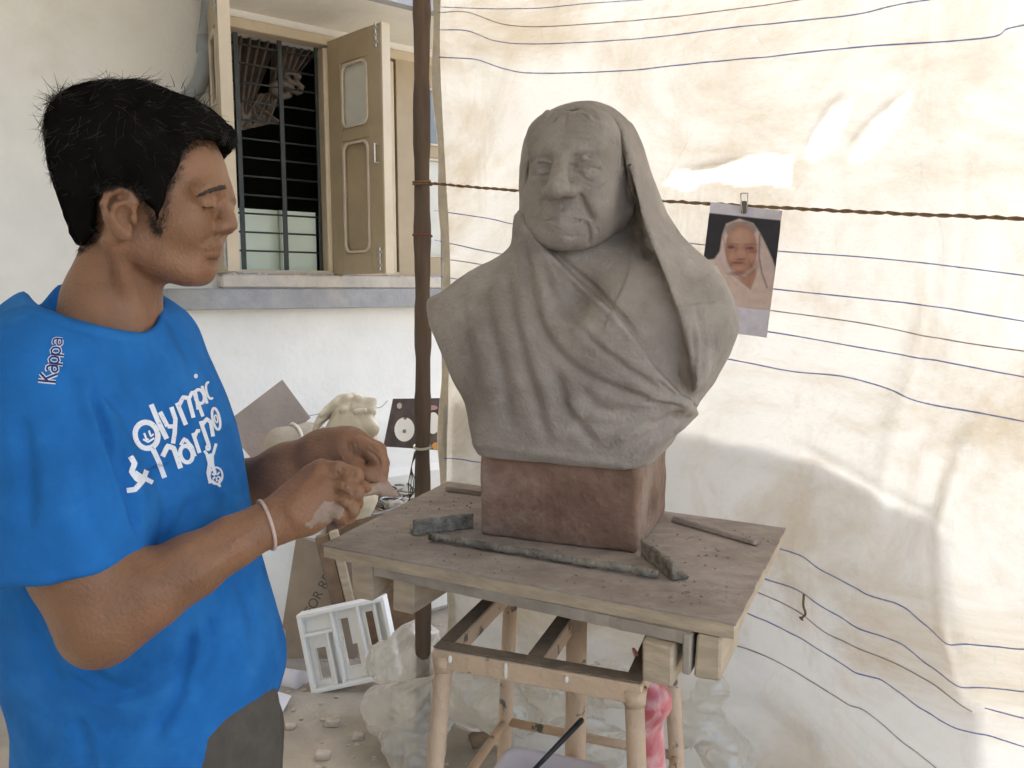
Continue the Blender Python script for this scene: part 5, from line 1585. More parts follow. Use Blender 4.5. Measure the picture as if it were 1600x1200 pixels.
obj('clay_smear', new_mesh('clay_smear', Vc, Fc, True), M['claydust'], man)
# pinch of clay held between the fingertips
def f_bit(X):
    d = s_cap(X, P(560, 768, 1.0), P(598, 762, 1.045), 0.007, 0.009)
    d = smin(d, s_cap(X, P(598, 762, 1.045), P(617, 772, 1.05), 0.010, 0.005), 0.008)
    return d + 0.002 * fbm(X * 120, 3)
V, F = sdf_mesh(f_bit, P(590, 765, 1.03) - 0.05, P(590, 765, 1.03) + 0.05, 0.002)
tag(obj('clay_pinch', new_mesh('clay_pinch', V, F, True), M['claydust']), 'small pale pinch of clay held between the man\'s fingertips', 'clay')
# ------------------------------------------------------------------ work board on beams and stool
M['board'] = mat('clay stained plywood', (0.36, 0.305, 0.265), 0.9, 0.14, 26.0, 0.35, 120, stretch=(1, 1.5, 1), blotch=((0.21, 0.17, 0.145), 5.0, 0.46, 0.72))
M['edge'] = mat('raw pale wood', (0.46, 0.37, 0.26), 0.75, 0.18, 14.0, 0.25, 60, stretch=(1, 1, 4), blotch=((0.34, 0.28, 0.22), 8, 0.5, 0.75))
M['edge2'] = mat('dirty wood', (0.36, 0.31, 0.25), 0.8, 0.2, 14.0, 0.3, 60, blotch=((0.25, 0.21, 0.17), 9, 0.5, 0.75))
M['peach'] = mat('chipped peach paint', (0.56, 0.41, 0.28), 0.6, 0.10, 10.0, 0.3, 90, blotch=((0.12, 0.11, 0.09), 22, 0.60, 0.64))
M['rusty'] = mat('grimy brown top', (0.16, 0.125, 0.09), 0.8, 0.25, 20.0, 0.3, 90)
M['iron'] = mat('clay crusted iron', (0.25, 0.225, 0.185), 0.85, 0.35, 40.0, 0.6, 110, blotch=((0.10, 0.09, 0.07), 18, 0.5, 0.65))
M['drip'] = mat('white paint drip', (0.75, 0.72, 0.66), 0.6)
bFL, bFR, bBR, bBL = (PZ(*p, TZ) for p in ((503, 851), (1150, 975), (1228, 825), (700, 752)))
e_f = (bFR - bFL) / np.linalg.norm(bFR - bFL)
e_s = (bBR - bFR) / np.linalg.norm(bBR - bFR)
board = thing('work_board', 'clay stained plywood work board carrying the bust and iron pieces', 'board', (bFL + bBR) / 2)
def quad_slab(c4, z0_, z1_, name, m, parent, wob=0.002, n=28):
    """slab on four floor corners with slightly uneven edges"""
    top = []
    for a, b in zip(c4, c4[1:] + c4[:1]):
        for k in range(n):
            p = a + (b - a) * k / n
            top.append((p[0] + rng.normal(0, wob) * 0.5, p[1] + rng.normal(0, wob) * 0.5))
    mb = MB(); mb.prism(top, (0, 0, z0_), (1, 0, 0), (0, 1, 0), (0, 0, 1), z1_ - z0_)
    return mb.build(name, m, parent)
quad_slab([bFL, bFR, bBR, bBL], TZ - 0.003, TZ, 'top_ply', M['board'], board, 0.0012)
quad_slab([bFL + (bBR - bFL) * 0.003, bFR + (bBL - bFR) * 0.003, bBR + (bFL - bBR) * 0.003, bBL + (bFR - bBL) * 0.003], TZ - 0.024, TZ - 0.003, 'core_ply', M['edge'], board, 0.0008)
# splintered grain strips on the right edge
# second thin board under it
z2t = TZ - 0.0245
u0, u1 = PZ(584, 884, z2t), PZ(1076, 989, z2t)
und = thing('under_plank', 'thin grey plank under the front of the work board', 'plank', (u0 + u1) / 2)
quad_slab([u0, u1, u1 + e_s * 0.27, u0 + e_s * 0.27], z2t - 0.018, z2t, 'plank', M['edge2'], und, 0.0015)
def beam(px, py, ztop, w, h, L, label, tilt=0.0):
    p = PZ(px, py, ztop)
    es = e_s if not tilt else np.array([e_s[0] * math.cos(tilt) - e_s[1] * math.sin(tilt), e_s[0] * math.sin(tilt) + e_s[1] * math.cos(tilt), 0])
    ef = np.array([es[1], -es[0], 0])
    c_ = p + ef * w / 2 + es * L / 2 - ZUP * h / 2
    mb = MB(); mb.box(c_, (w, L, h), (ef, es, ZUP), 0.003, 0.001)
    o = mb.build('timber_beam', M['edge']); tag(o, label, 'beam', 'timber beams under the work board'); return o
zb1 = TZ - 0.0245; zb2 = z2t - 0.0185; HB = 0.062
beam(549, 877, zb1, 0.045, 0.066, 0.40, 'leftmost pale timber beam end under the work board')
beam(612, 902, zb2, 0.046, HB, 0.42, 'pale timber beam end second from the left under the board')
beam(1003, 1001, zb2, 0.046, HB, 0.42, 'pale timber beam end resting on the stool\'s right rail')
beam(1087, 990, zb1, 0.036, 0.064, 0.13, 'rightmost timber beam end, lit on its right side')
# small dark lath beside the rightmost beam
lp = PZ(1082, 992, zb1)
tag(MB().box(lp - e_f * 0.008 + e_s * 0.15 - ZUP * 0.032, (0.012, 0.30, 0.06), (np.array([e_s[1], -e_s[0], 0]), e_s, ZUP), 0.002).build('wood_lath', M['edge2']), 'narrow dark lath beside the rightmost timber beam', 'lath')

# stool
zt = zb2 - HB - 0.0005
sFL, sFR = PZ(676, 1010, zt), PZ(1003, 1067, zt)
sf = (sFR - sFL) / np.linalg.norm(sFR - sFL); sw = np.linalg.norm(sFR - sFL)
ss = np.array([-sf[1], sf[0], 0]); sdp = 0.31
stool = thing('steel_stool', 'peach painted steel stool with chipped legs under the work board', 'stool', (sFL + sFR) / 2 * (1, 1, 0))
RW, RH = 0.026, 0.036
def rail(a, b, name='rail'):
    ex = (b - a) / np.linalg.norm(b - a); ey = np.array([-ex[1], ex[0], 0]); L_ = np.linalg.norm(b - a)
    c_ = (a + b) / 2
    o = MB().box(c_ - ZUP * (RH / 2 + 0.002), (L_, RW, RH - 0.004), (ex, ey, ZUP), 0.002).build(name, M['peach'], stool)
    MB().box(c_ - ZUP * 0.001, (L_ - 0.002, RW - 0.001, 0.0022), (ex, ey, ZUP)).build('worn_top', M['rusty'], o)
    return o
cFL = sFL + sf * RW / 2 + ss * RW / 2; cFR = sFR - sf * RW / 2 + ss * RW / 2; cBL = cFL + ss * sdp; cBR = cFR + ss * sdp
rail(cFL - sf * RW / 2, cFR + sf * RW / 2); rail(cBL - sf * RW / 2, cBR + sf * RW / 2)
rail(cFL + ss * (RW / 2 + 0.001), cBL - ss * (RW / 2 + 0.001)); rail(cFR + ss * (RW / 2 + 0.001), cBR - ss * (RW / 2 + 0.001))
mA = cFL + sf * (sw * 0.45) + ss * (RW / 2 + 0.001); mB_ = mA + ss * (sdp - RW - 0.002)
rail(mA, mB_, 'middle_rail')
legs = []
for c_, o1, o2 in ((cFL, -1, -1), (cFR, 1, -1), (cBL, -1, 1), (cBR, 1, 1)):
    top = c_ - ZUP * RH; bot = c_ + sf * 0.06 * o1 + ss * 0.06 * o2; bot = np.array([bot[0], bot[1], 0.001])
    legs.append((top, bot))
    MB().tube([top, top * 0.5 + bot * 0.5, bot], [0.0145, 0.0142, 0.0140], 14).build('leg', M['peach'], stool, True)
    # cup where leg meets the rail
    MB().tube([top + ZUP * 0.02, top - ZUP * 0.006], [0.0185, 0.0165], 14).build('leg_cup', M['peach'], stool, True)
def legat(k, z): a, b = legs[k]; t = (a[2] - z) / (a[2] - b[2]); return a + (b - a) * t
zf = 0.60
for i, j in ((0, 1), (1, 3), (3, 2), (2, 0)):
    MB().tube([legat(i, zf), legat(j, zf)], 0.009, 8).build('foot_rail', M['peach'], stool, True)
# turning post in the middle
pm = PZ(868, 1000, zt - 0.02) + ss * 0.03; 
pm = cFL + sf * (sw * 0.50) + ss * (sdp * 0.62)
MB().tube([np.array([pm[0], pm[1], zt - 0.003]), np.array([pm[0], pm[1], 0.3])], 0.0185, 18).build('centre_post', M['peach'], stool, True)
MB().tube([np.array([pm[0], pm[1], 0.31]), np.array([pm[0], pm[1], 0.28])], 0.05, 18).build('post_flange', M['rusty'], stool, True)
for k in range(4): MB().tube([np.array([pm[0], pm[1], 0.30]), legat(k, 0.22)], 0.008, 8).build('cross_brace', M['peach'], stool, True)
# paint drips on the front rail
for px, py, hh in ((790, 1048, 0.030), (703, 1030, 0.014), (885, 1062, 0.012), (700, 1120, 0.02)):
    p = PPL(px, py, cFL - ss * (RW / 2 + 0.0012), ss)
    if px == 700: continue
    o = sdf_mesh(lambda X: s_ell(X, p, (0.0035, 0.0022, hh / 2)), p - 0.03, p + 0.03, 0.0016)
    obj('paint_drip', new_mesh('paint_drip', *o, True), M['drip'], stool)

# iron angle pieces and ribbed rod lying on the board
def angle_iron(name, a, b, w, t, label, up=1):
    """L section from a to b (on the board)"""
    ex = (b - a) / np.linalg.norm(b - a); ey = np.array([-ex[1], ex[0], 0]); L_ = np.linalg.norm(b - a)
    if ey[1] < 0: ey = -ey
    th = thing(name, label, 'iron', (a + b) / 2)
    mid = (a + b) / 2
    def solid(f): 
        V, F = sdf_mesh(f, mid - L_ / 2 - 0.05, mid + L_ / 2 + 0.05, 0.0025, 4, 0, 1.2); return V, F
    fl_ = lambda X: s_box((X - (mid + ey * w / 2 + ZUP * (t / 2 + 0.0005))) @ np.stack([ex, ey, ZUP]).T, (0, 0, 0), (L_ / 2, w / 2, t / 2), None, 0.0015) + 0.0022 * fbm(X * 70, 3)
    up_ = lambda X: s_box((X - (mid + ey * t / 2 + ZUP * (w / 2 + 0.0005))) @ np.stack([ex, ey, ZUP]).T, (0, 0, 0), (L_ / 2, t / 2, w / 2), None, 0.0015) + 0.0026 * fbm(X * 70 + 3, 3)
    obj('foot_flange', new_mesh('foot_flange', *solid(fl_), True), M['iron'], th)
    obj('upright_flange', new_mesh('upright_flange', *solid(up_), True), M['iron'], th)
angle_iron('angle_iron', PZ(647, 838, TZ), PZ(741, 826, TZ), 0.030, 0.008, 'short clay crusted angle iron left of the plinth')
angle_iron('angle_iron', PZ(1000, 868, TZ), PZ(1050, 909, TZ), 0.030, 0.008, 'short clay crusted angle iron at the plinth\'s right front corner')
ra, rb = PZ(672, 838, TZ + 0.009), PZ(1028, 897, TZ + 0.009)
n_ = 150; pts = [ra + (rb - ra) * k / (n_ - 1) + ZUP * 0.001 * math.sin(k * 0.11) for k in range(n_)]
rod = thing('ribbed_rod', 'ribbed iron rod lying on the board in front of the plinth', 'rod', (ra + rb) / 2)
MB().tube(pts, [0.0062 + (0.0013 if k % 3 == 0 else 0) + 0.0006 * math.sin(k * 0.37) for k in range(n_)], 9).build('bar', M['iron'], rod, True)
# lath at the back right, offcut plank at the back left
la, lb = PZ(1052, 812, TZ + 0.004), PZ(1182, 849, TZ + 0.004)
ex = (lb - la) / np.linalg.norm(lb - la); ey = np.array([-ex[1], ex[0], 0])
tag(MB().box((la + lb) / 2 + ZUP * 0.0015, (np.linalg.norm(lb - la), 0.013, 0.010), (ex, ey, ZUP), 0.002, 0.001).build('wood_lath', M['board']), 'thin wooden lath lying on the board right of the plinth', 'lath')
pa, pb = PZ(698, 764, TZ), PZ(748, 774, TZ)
tag(MB().box((pa + pb) / 2 + e_f * 0.04 + e_s * 0.012 + ZUP * 0.006, (0.16, 0.045, 0.011), (e_f, np.array([-e_f[1], e_f[0], 0]), ZUP), 0.002, 0.001).build('plank_offcut', M['board']), 'small plank offcut on the board behind the plinth\'s left corner', 'plank')
# crumbs of clay
mb = MB()
for k in range(260):
    u, v = rng.random(2); p = bFL + (bFR - bFL) * u + (bBR - bFR) * v * 0.9
    r_ = rng.uniform(0.0006, 0.0022); mb.box(p + ZUP * r_ * 0.5, (r_ * 2, r_ * 2, r_ * 1.3), None, 0, r_ * 0.2)
tag(mb.build('clay_crumbs', M['board']), 'scattered clay crumbs on the work board', 'crumbs', kind='stuff')

# tray on the stool's foot rails with a brush handle
M['tray'] = mat('pinkish white plastic', (0.60, 0.54, 0.54), 0.45, 0.05, 10, spec=0.4)
M['blackwood'] = mat('black lacquer', (0.02, 0.02, 0.022), 0.4, 0.3, 40, blotch=((0.25, 0.22, 0.2), 30, 0.62, 0.7))
tc_ = (cFL + cFR) / 2 + ss * 0.085; tzb, tzt = zf + 0.010, float(P(865, 1212, tc_[1])[2])
tray = thing('plastic_tray', 'pinkish white plastic tub under the stool seat', 'tray', (tc_[0], tc_[1], tzb))
def tray_ring(w_, d_, z_): return [np.array([tc_[0], tc_[1], z_]) + sf * x + ss * y for x, y in rrect(w_, d_, 0.03, 6)]
rows = [tray_ring(0.155, 0.085, tzb), tray_ring(0.185, 0.115, tzt - 0.004), tray_ring(0.196, 0.126, tzt), tray_ring(0.192, 0.122, tzt + 0.001), tray_ring(0.180, 0.110, tzt - 0.004), tray_ring(0.150, 0.080, tzb + 0.004)]
V = [p for r in rows for p in r]; n = len(rows[0]); F = []
for i in range(len(rows) - 1):
    for k in range(n): F.append((i * n + k, i * n + (k + 1) % n, (i + 1) * n + (k + 1) % n, (i + 1) * n + k))
F.append(tuple(range(n))[::-1]); F.append(tuple(range(5 * n, 6 * n)))
obj('tub', new_mesh('tub', V, F, True), M['tray'], tray)
h0, h1 = P(911, 1123, 1.19), P(822, 1216, 1.135)
br = thing('tool_handle', 'black wooden tool handle leaning out of the plastic tub', 'tool', h1)
MB().tube([h0, h0 * 0.97 + h1 * 0.03, h0 * 0.5 + h1 * 0.5, h1], [0.003, 0.0048, 0.0042, 0.0035], 10).build('handle', M['blackwood'], br, True)

# red plastic bag hanging on the stool's right side
mR = bpy.data.materials.new('red plastic film'); mR.use_nodes = True
b_ = mR.node_tree.nodes['Principled BSDF']; b_.inputs['Base Color'].default_value = (0.55, 0.10, 0.12, 1); b_.inputs['Roughness'].default_value = 0.28
b_.inputs['Subsurface Weight'].default_value = 0.25; b_.inputs['Subsurface Radius'].default_value = (0.03, 0.008, 0.008)
nzz = mR.node_tree.nodes.new('ShaderNodeTexNoise'); nzz.inputs['Scale'].default_value = 22; nzz.inputs['Detail'].default_value = 8; nzz.inputs['Distortion'].default_value = 1.5
rr_ = mR.node_tree.nodes.new('ShaderNodeValToRGB'); rr_.color_ramp.elements[0].color = (0.52, 0.12, 0.13, 1); rr_.color_ramp.elements[1].color = (0.72, 0.48, 0.47, 1); rr_.color_ramp.elements[0].position = 0.42; rr_.color_ramp.elements[1].position = 0.72
tcx = mR.node_tree.nodes.new('ShaderNodeTexCoord'); mR.node_tree.links.new(tcx.outputs['Object'], nzz.inputs['Vector'])
mR.node_tree.links.new(nzz.outputs['Fac'], rr_.inputs[0]); mR.node_tree.links.new(rr_.outputs[0], b_.inputs['Base Color'])
M['red'] = mR
YB = float(legat(1, 0.8)[1]) + 0.07
rb_ = thing('red_plastic_bag', 'crumpled red plastic bag hanging at the stool\'s right leg', 'bag', P(1015, 1060, YB))
def f_red(X):
    d = s_cap(X, P(1012, 1066, YB), P(1016, 1085, YB), 0.020, 0.030)
    d = smin(d, s_cap(X, P(1018, 1100, YB), P(1012, 1130, YB), 0.031, 0.022), 0.01)
    d = smin(d, s_cap(X, P(1012, 1150, YB), P(1010, 1330, YB), 0.026, 0.034), 0.014)
    d = smin(d, s_cap(X, P(1012, 1060, YB), P(990, 1015, YB + 0.01), 0.009, 0.003), 0.015)
    tw = np.stack([X[:, 0] * 40, X[:, 1] * 40, X[:, 2] * 16], 1)
    return d + 0.004 * (np.abs(fbm(tw, 3)) - 0.2)
c_ = P(1015, 1180, YB)
V, F = sdf_mesh(f_red, c_ - np.array([0.09, 0.09, 0.2]), c_ + np.array([0.09, 0.09, 0.22]), 0.0028, 4, 0, 1.3)
obj('film', new_mesh('film', V, F, True), M['red'], rb_)

# ------------------------------------------------------------------ the photograph clipped to the twine
def pz(x, y): return (1060 + x / 4.615, 280 + y / 4.615)
pcorn = [pz(232, 165), pz(765, 232), pz(655, 1140), pz(122, 1075)]
gu, gv = 130, 220
U, Vv = np.meshgrid(np.linspace(0, 1, gu), np.linspace(0, 1, gv), indexing='ij')
cx = np.zeros((gu, gv)); cy = np.zeros((gu, gv))
for (x_, y_), wgt in zip(pcorn, ((1 - U) * (1 - Vv), U * (1 - Vv), U * Vv, (1 - U) * Vv)): cx += wgt * x_; cy += wgt * y_
G = np.zeros((gu, gv, 3))
PN = tn
for i in range(gu):
    for j in range(gv):
        curl = 0.018 * np.clip((U[i, j] - 0.55) / 0.45, 0, 1) ** 2 * (1 - 0.5 * Vv[i, j]) + 0.012 * Vv[i, j] ** 2
        G[i, j] = PPL(cx[i, j], cy[i, j], TA + tn * 0.085, tn) + tn * curl
zx = (cx - 1060) * 4.615; zy = (cy - 280) * 4.615
zx, zy = zx.ravel(), zy.ravel()
nzp = fbm(np.stack([zx / 40, zy / 40, zx * 0], 1), 3)
Cc = np.tile(np.array([0.66, 0.62, 0.68]), (len(zx), 1))
def paint(mask, col, soft=None):
    m_ = np.clip(mask, 0, 1)[:, None]; Cc[:] = Cc * (1 - m_) + np.array(col) * m_
def inside(poly, soft=10): return np.clip(0.5 - poly_sd(zx, zy, poly) / soft, 0, 1)
def elm(x, y, rx, ry, soft=0.15, rot=0):
    c, s_ = math.cos(math.radians(rot)), math.sin(math.radians(rot)); dx, dy = zx - x, zy - y
    e = np.sqrt(((dx * c + dy * s_) / rx) ** 2 + ((-dx * s_ + dy * c) / ry) ** 2); return np.clip((1 - e) / soft + 0.5, 0, 1)
def ln(pts, w): d_, u_, s_ = line_sd(zx, zy, pts); return np.exp(-(d_ / w) ** 2)
body_ = inside([(218, 242), (752, 300), (748, 500), (712, 830), (690, 945), (430, 925), (140, 900), (180, 590)], 8)
paint(body_, (0.020, 0.018, 0.026))
paint(inside([(150, 620), (200, 585), (262, 575), (300, 520), (318, 400), (345, 322), (440, 285), (540, 318), (592, 390), (640, 480), (690, 580), (712, 640), (706, 830), (690, 940), (430, 925), (140, 900)], 14) * body_, (0.60, 0.46, 0.42))
paint(inside([(300, 640), (390, 700), (520, 800), (590, 640), (690, 700), (690, 935), (430, 920), (160, 890)], 30) * body_ * 0.5, (0.66, 0.50, 0.40))
paint(elm(450, 365, 112, 62), (0.30, 0.24, 0.22))
paint(elm(455, 505, 116, 178), (0.38, 0.19, 0.13))
paint(ln([(425, 470), (415, 530), (400, 575), (380, 620)], 9) * 0.5, (0.20, 0.09, 0.06)); paint(ln([(485, 470), (495, 530), (510, 580), (530, 630)], 9) * 0.5, (0.20, 0.09, 0.06))
paint(elm(450, 420, 80, 62, 0.6), (0.50, 0.29, 0.215))
paint(elm(395, 560, 30, 44, 0.9) * 0.6, (0.50, 0.27, 0.20)); paint(elm(520, 560, 36, 44, 0.9) * 0.6, (0.50, 0.27, 0.20))
paint(inside([(405, 672), (480, 700), (560, 640), (568, 690), (528, 795), (470, 750)], 12), (0.44, 0.235, 0.165))
paint(elm(380, 490, 26, 11, 0.8) * 0.9, (0.10, 0.045, 0.04)); paint(elm(520, 497, 28, 11, 0.8) * 0.9, (0.12, 0.05, 0.05))
paint(elm(540, 520, 30, 14, 0.9) * 0.6, (0.30, 0.08, 0.08))
paint(elm(452, 540, 34, 38, 0.8) * 0.6, (0.55, 0.32, 0.24)); paint(elm(452, 578, 32, 8, 0.8) * 0.7, (0.18, 0.08, 0.06))
paint(elm(432, 603, 46, 8, 0.7) * 0.85, (0.22, 0.055, 0.05)); paint(elm(432, 640, 44, 14, 0.9) * 0.5, (0.52, 0.30, 0.23))
paint(elm(395, 470, 50, 9, 0.9) * 0.5, (0.20, 0.11, 0.09)); paint(elm(520, 470, 46, 9, 0.9) * 0.5, (0.20, 0.11, 0.09))
paint(elm(430, 680, 70, 14, 0.9) * 0.6, (0.22, 0.10, 0.07)); paint(elm(550, 640, 30, 60, 0.9, 25) * 0.5, (0.22, 0.10, 0.07))
paint(ln([(590, 400), (585, 560), (610, 680), (650, 780)], 7) * 0.7, (0.12, 0.08, 0.08)); paint(ln([(345, 330), (325, 420), (350, 560), (400, 690), (525, 795)], 5) * 0.6, (0.28, 0.20, 0.18))
paint(ln([(300, 570), (330, 650), (420, 760)], 10) * 0.35, (0.45, 0.33, 0.30)); paint(ln([(430, 925), (560, 940), (690, 945)], 7) * 0.7, (0.72, 0.68, 0.70))
Cc *= (1 + 0.16 * nzp)[:, None]
ph_me = grid_mesh('sheet', G)
ca = ph_me.color_attributes.new('print', 'FLOAT_COLOR', 'POINT'); ca.data.foreach_set('color', np.concatenate([np.clip(Cc, 0, 1), np.ones((len(Cc), 1))], 1).astype(np.float32).ravel())
mP = bpy.data.materials.new('glossy print'); mP.use_nodes = True
an = mP.node_tree.nodes.new('ShaderNodeAttribute'); an.attribute_name = 'print'
pb_ = mP.node_tree.nodes['Principled BSDF']; mP.node_tree.links.new(an.outputs['Color'], pb_.inputs['Base Color']); pb_.inputs['Roughness'].default_value = 0.35
photo = thing('photo_print', 'colour photo print of a veiled old woman clipped to the twine', 'photo', G[gu // 2, 0])
obj('sheet', ph_me, mP, photo)
clip = thing('steel_clip', 'small steel clip holding the photo print on the twine', 'clip', G[gu // 2, 0])
q0, q1 = PPL(1163, 333, TA + tn * 0.098, tn), PPL(1163, 302, TA + tn * 0.098, tn)
for e in (-1, 1):
    MB().tube([q0 + td * 0.004 * e, q0 * 0.5 + q1 * 0.5 + td * 0.0075 * e, q1 + td * 0.0085 * e], 0.0016, 6).build('prong', M['steel'], clip, True)
MB().tube([q1 + td * 0.0085, q1 - td * 0.0085], 0.0016, 6).build('spring', M['steel'], clip, True)
qq = PPL(1162.5, 324, TA + tn * 0.096, tn)
MB().box(qq, (0.012, 0.006, 0.030), (td, tn, ZUP), 0.002).build('jaw', M['rusty'], clip)
# ------------------------------------------------------------------ things standing about behind
M['ply'] = mat('grey brown ply', (0.36, 0.30, 0.26), 0.85, 0.12, 8, 0.2, 50)
M['paper'] = mat('brown kraft paper', (0.34, 0.27, 0.20), 0.85, 0.12, 7, 0.2, 60)
M['paperd'] = mat('dark kraft paper', (0.22, 0.18, 0.135), 0.9, 0.2, 7, 0.2, 60)
M['plaster'] = mat('cream plaster cast', (0.60, 0.54, 0.42), 0.8, 0.12, 14, 0.2, 80, blotch=((0.46, 0.38, 0.24), 8, 0.5, 0.75))
M['sack'] = mat('beige sack', (0.42, 0.36, 0.28), 0.9, 0.15, 10, 0.3, 120)
M['white'] = mat('white wash', (0.78, 0.76, 0.70), 0.85, 0.05, 6, 0.2, 50)
M['foam'] = mat('dusty white foam', (0.84, 0.83, 0.79), 0.85, 0.03, 12, 0.15, 220, blotch=((0.72, 0.68, 0.60), 7, 0.62, 0.85))
M['paperw'] = mat('white paper', (0.74, 0.72, 0.78), 0.8, 0.04, 6)
M['ink'] = mat('grey ink', (0.11, 0.10, 0.09), 0.9)
M['darkbox'] = mat('dark printed card', (0.075, 0.055, 0.05), 0.5, 0.5, 16)
M['scrap'] = mat('tarnished scrap metal', (0.26, 0.25, 0.20), 0.45, 0.4, 30, metal=0.5)
M['stone'] = mat('plaster lumps', (0.50, 0.43, 0.36), 0.9, 0.2, 12, 0.3, 90)
M['brownwood'] = mat('weathered wood', (0.20, 0.135, 0.085), 0.85, 0.3, 14, 0.4, 60)

def slab_px(name, pts, Y, t, m, label, cat, lean=0.0, parent=None):
    """flat piece whose front outline is read from the photograph, at depth Y, leaning back with height"""
    y_low = max(p[1] for p in pts)
    Ps = []
    for x, y in pts: Ps.append(P(x, y, Y + lean * (y_low - y)))
    Ps = np.array(Ps); c_ = Ps.mean(0)
    n = np.linalg.svd(Ps - c_)[2][2]
    if n[1] > 0: n = -n
    Ps = Ps - ((Ps - c_) @ n)[:, None] * n
    ex = Ps[1] - Ps[0]; ex /= np.linalg.norm(ex); ey = np.cross(n, ex)
    poly = [((p - c_) @ ex, (p - c_) @ ey) for p in Ps]
    mb = MB(); mb.prism(poly, c_, ex, ey, -n, t)
    o = mb.build(name, m, parent)
    if label: tag(o, label, cat)
    return o, (c_, ex, ey, n)

# white washed ledge in the sun behind the post
lw = wp(ws(640), 0, 0.35); 
ztop = float(P(640, 703, float(wp(ws(630), 0, 0.30)[1]))[2])
ledge = thing('white_ledge', 'low white washed ledge in sunlight behind the post', 'ledge', wp(0.75, 0, 0.3))
MB().box(wp(ws(620), ztop / 2, 0.31), (2.2, 0.50, ztop), (wd, wn_, ZUP), 0.03).build('masonry', M['white'], ledge)
def on_ledge(px): return wp(ws(px, 690, 0.3), ztop, 0.30)

# leaning board
slab_px('plywood_panel', [(441, 593), (484, 651), (402, 727), (348, 664)], 2.86, 0.014, M['ply'], 'grey brown plywood panel leaning askew behind the man\'s forearm', 'panel', 0.0012)

# sack behind the wrist: stands on the ledge
def f_sack(X):
    d = s_cap(X, P(440, 694, 2.80), P(480, 690, 2.86), 0.062, 0.066); d = smin(d, s_cap(X, P(480, 690, 2.86), P(520, 694, 2.9), 0.066, 0.060), 0.02)
    return d + 0.006 * fbm(X * 16, 3)
V, F = sdf_mesh(f_sack, P(480, 690, 2.86) - 0.22, P(480, 690, 2.86) + 0.22, 0.006)
sk_ = thing('cement_sack', 'beige rolled sack tied with a white strip behind the hands', 'sack', P(480, 720, 2.86))
obj('roll', new_mesh('roll', V, F, True), M['sack'], sk_)
ctr = P(460, 690, 2.83); ax1 = P(480, 690, 2.86) - P(440, 694, 2.80); ax1 /= np.linalg.norm(ax1); u1_ = np.cross(ax1, ZUP); u1_ /= np.linalg.norm(u1_); v1_ = np.cross(u1_, ax1)
MB().tube([ctr + 0.0665 * (math.cos(a) * u1_ + math.sin(a) * v1_) + 0.004 * math.sin(3 * a) * ax1 for a in np.linspace(0, 6.283, 40)], 0.0055, 8).build('tie', M['white'], sk_, True)

# plaster lion head
LY = 2.66
def lq(px, py, dy=0.0): return P(px, py, LY + dy)
def lr(px): return px * LY / FPX
def f_lion(X):
    d = s_ell(X, lq(552, 660), (lr(34), lr(34), lr(38)))
    d = smin(d, s_ell(X, lq(545, 690), (lr(44), lr(36), lr(40))), 0.03)
    r_ = np.random.default_rng(4)
    for k in range(22):            # locks of the mane
        a = -2.7 + k * 0.17; c0 = lq(548 + 33 * math.cos(a), 655 + 34 * math.sin(a), r_.uniform(-0.05, 0.03)); c1 = lq(538 + 46 * math.cos(a - 0.3), 668 + 46 * math.sin(a - 0.3) + 8, r_.uniform(-0.05, 0.03))
        if math.cos(a) > 0.35 and math.sin(a) > -0.3: continue
        d = smin(d, s_cap(X, c0, c1, lr(8), lr(4)), 0.008)
    for k in range(5): d = smin(d, s_cap(X, lq(552 + 7 * k, 640, -0.05), lq(556 + 7 * k, 622 + k, -0.03), lr(6), lr(5)), 0.006)
    d = smin(d, s_cap(X, lq(566, 652, -0.03), lq(584, 668, -0.05), lr(13), lr(9)), 0.012)   # muzzle bridge
    d = smin(d, s_ell(X, lq(583, 672, -0.04), (lr(10), lr(11), lr(10))), 0.010)
    d = smin(d, s_ell(X, lq(577, 690, -0.03), (lr(10), lr(9), lr(11))), 0.010)                # chin
    d = smax(d, -s_cap(X, lq(592, 681, -0.06), lq(572, 683, -0.09), lr(2.6), lr(2.2)), 0.006)
    d = smax(d, -s_ell(X, lq(563, 650, -0.10), (lr(5), lr(7), lr(4))), 0.006); d = smax(d, -s_ell(X, lq(586, 648, -0.04), (lr(4), lr(5), lr(4))), 0.006)
    d = smin(d, s_cap(X, lq(556, 644, -0.085), lq(570, 641, -0.08), lr(5), lr(4)), 0.006)
    d = smin(d, s_ell(X, lq(537, 640, -0.05), (lr(7), lr(8), lr(6))), 0.006)
    d = smin(d, s_cap(X, lq(545, 710), lq(545, 775), lr(40), lr(46)), 0.03)
    return d + 0.004 * fbm(X * 40, 3)
V, F = sdf_mesh(f_lion, lq(548, 690) - np.array([0.16, 0.16, 0.26]), lq(548, 690) + np.array([0.16, 0.16, 0.22]), 0.004, 4, 0, 1.2)
tag(obj('lion_head', new_mesh('lion_head', V, F, True), M['plaster']), 'cream plaster lion head cast facing right against the wall', 'sculpture')

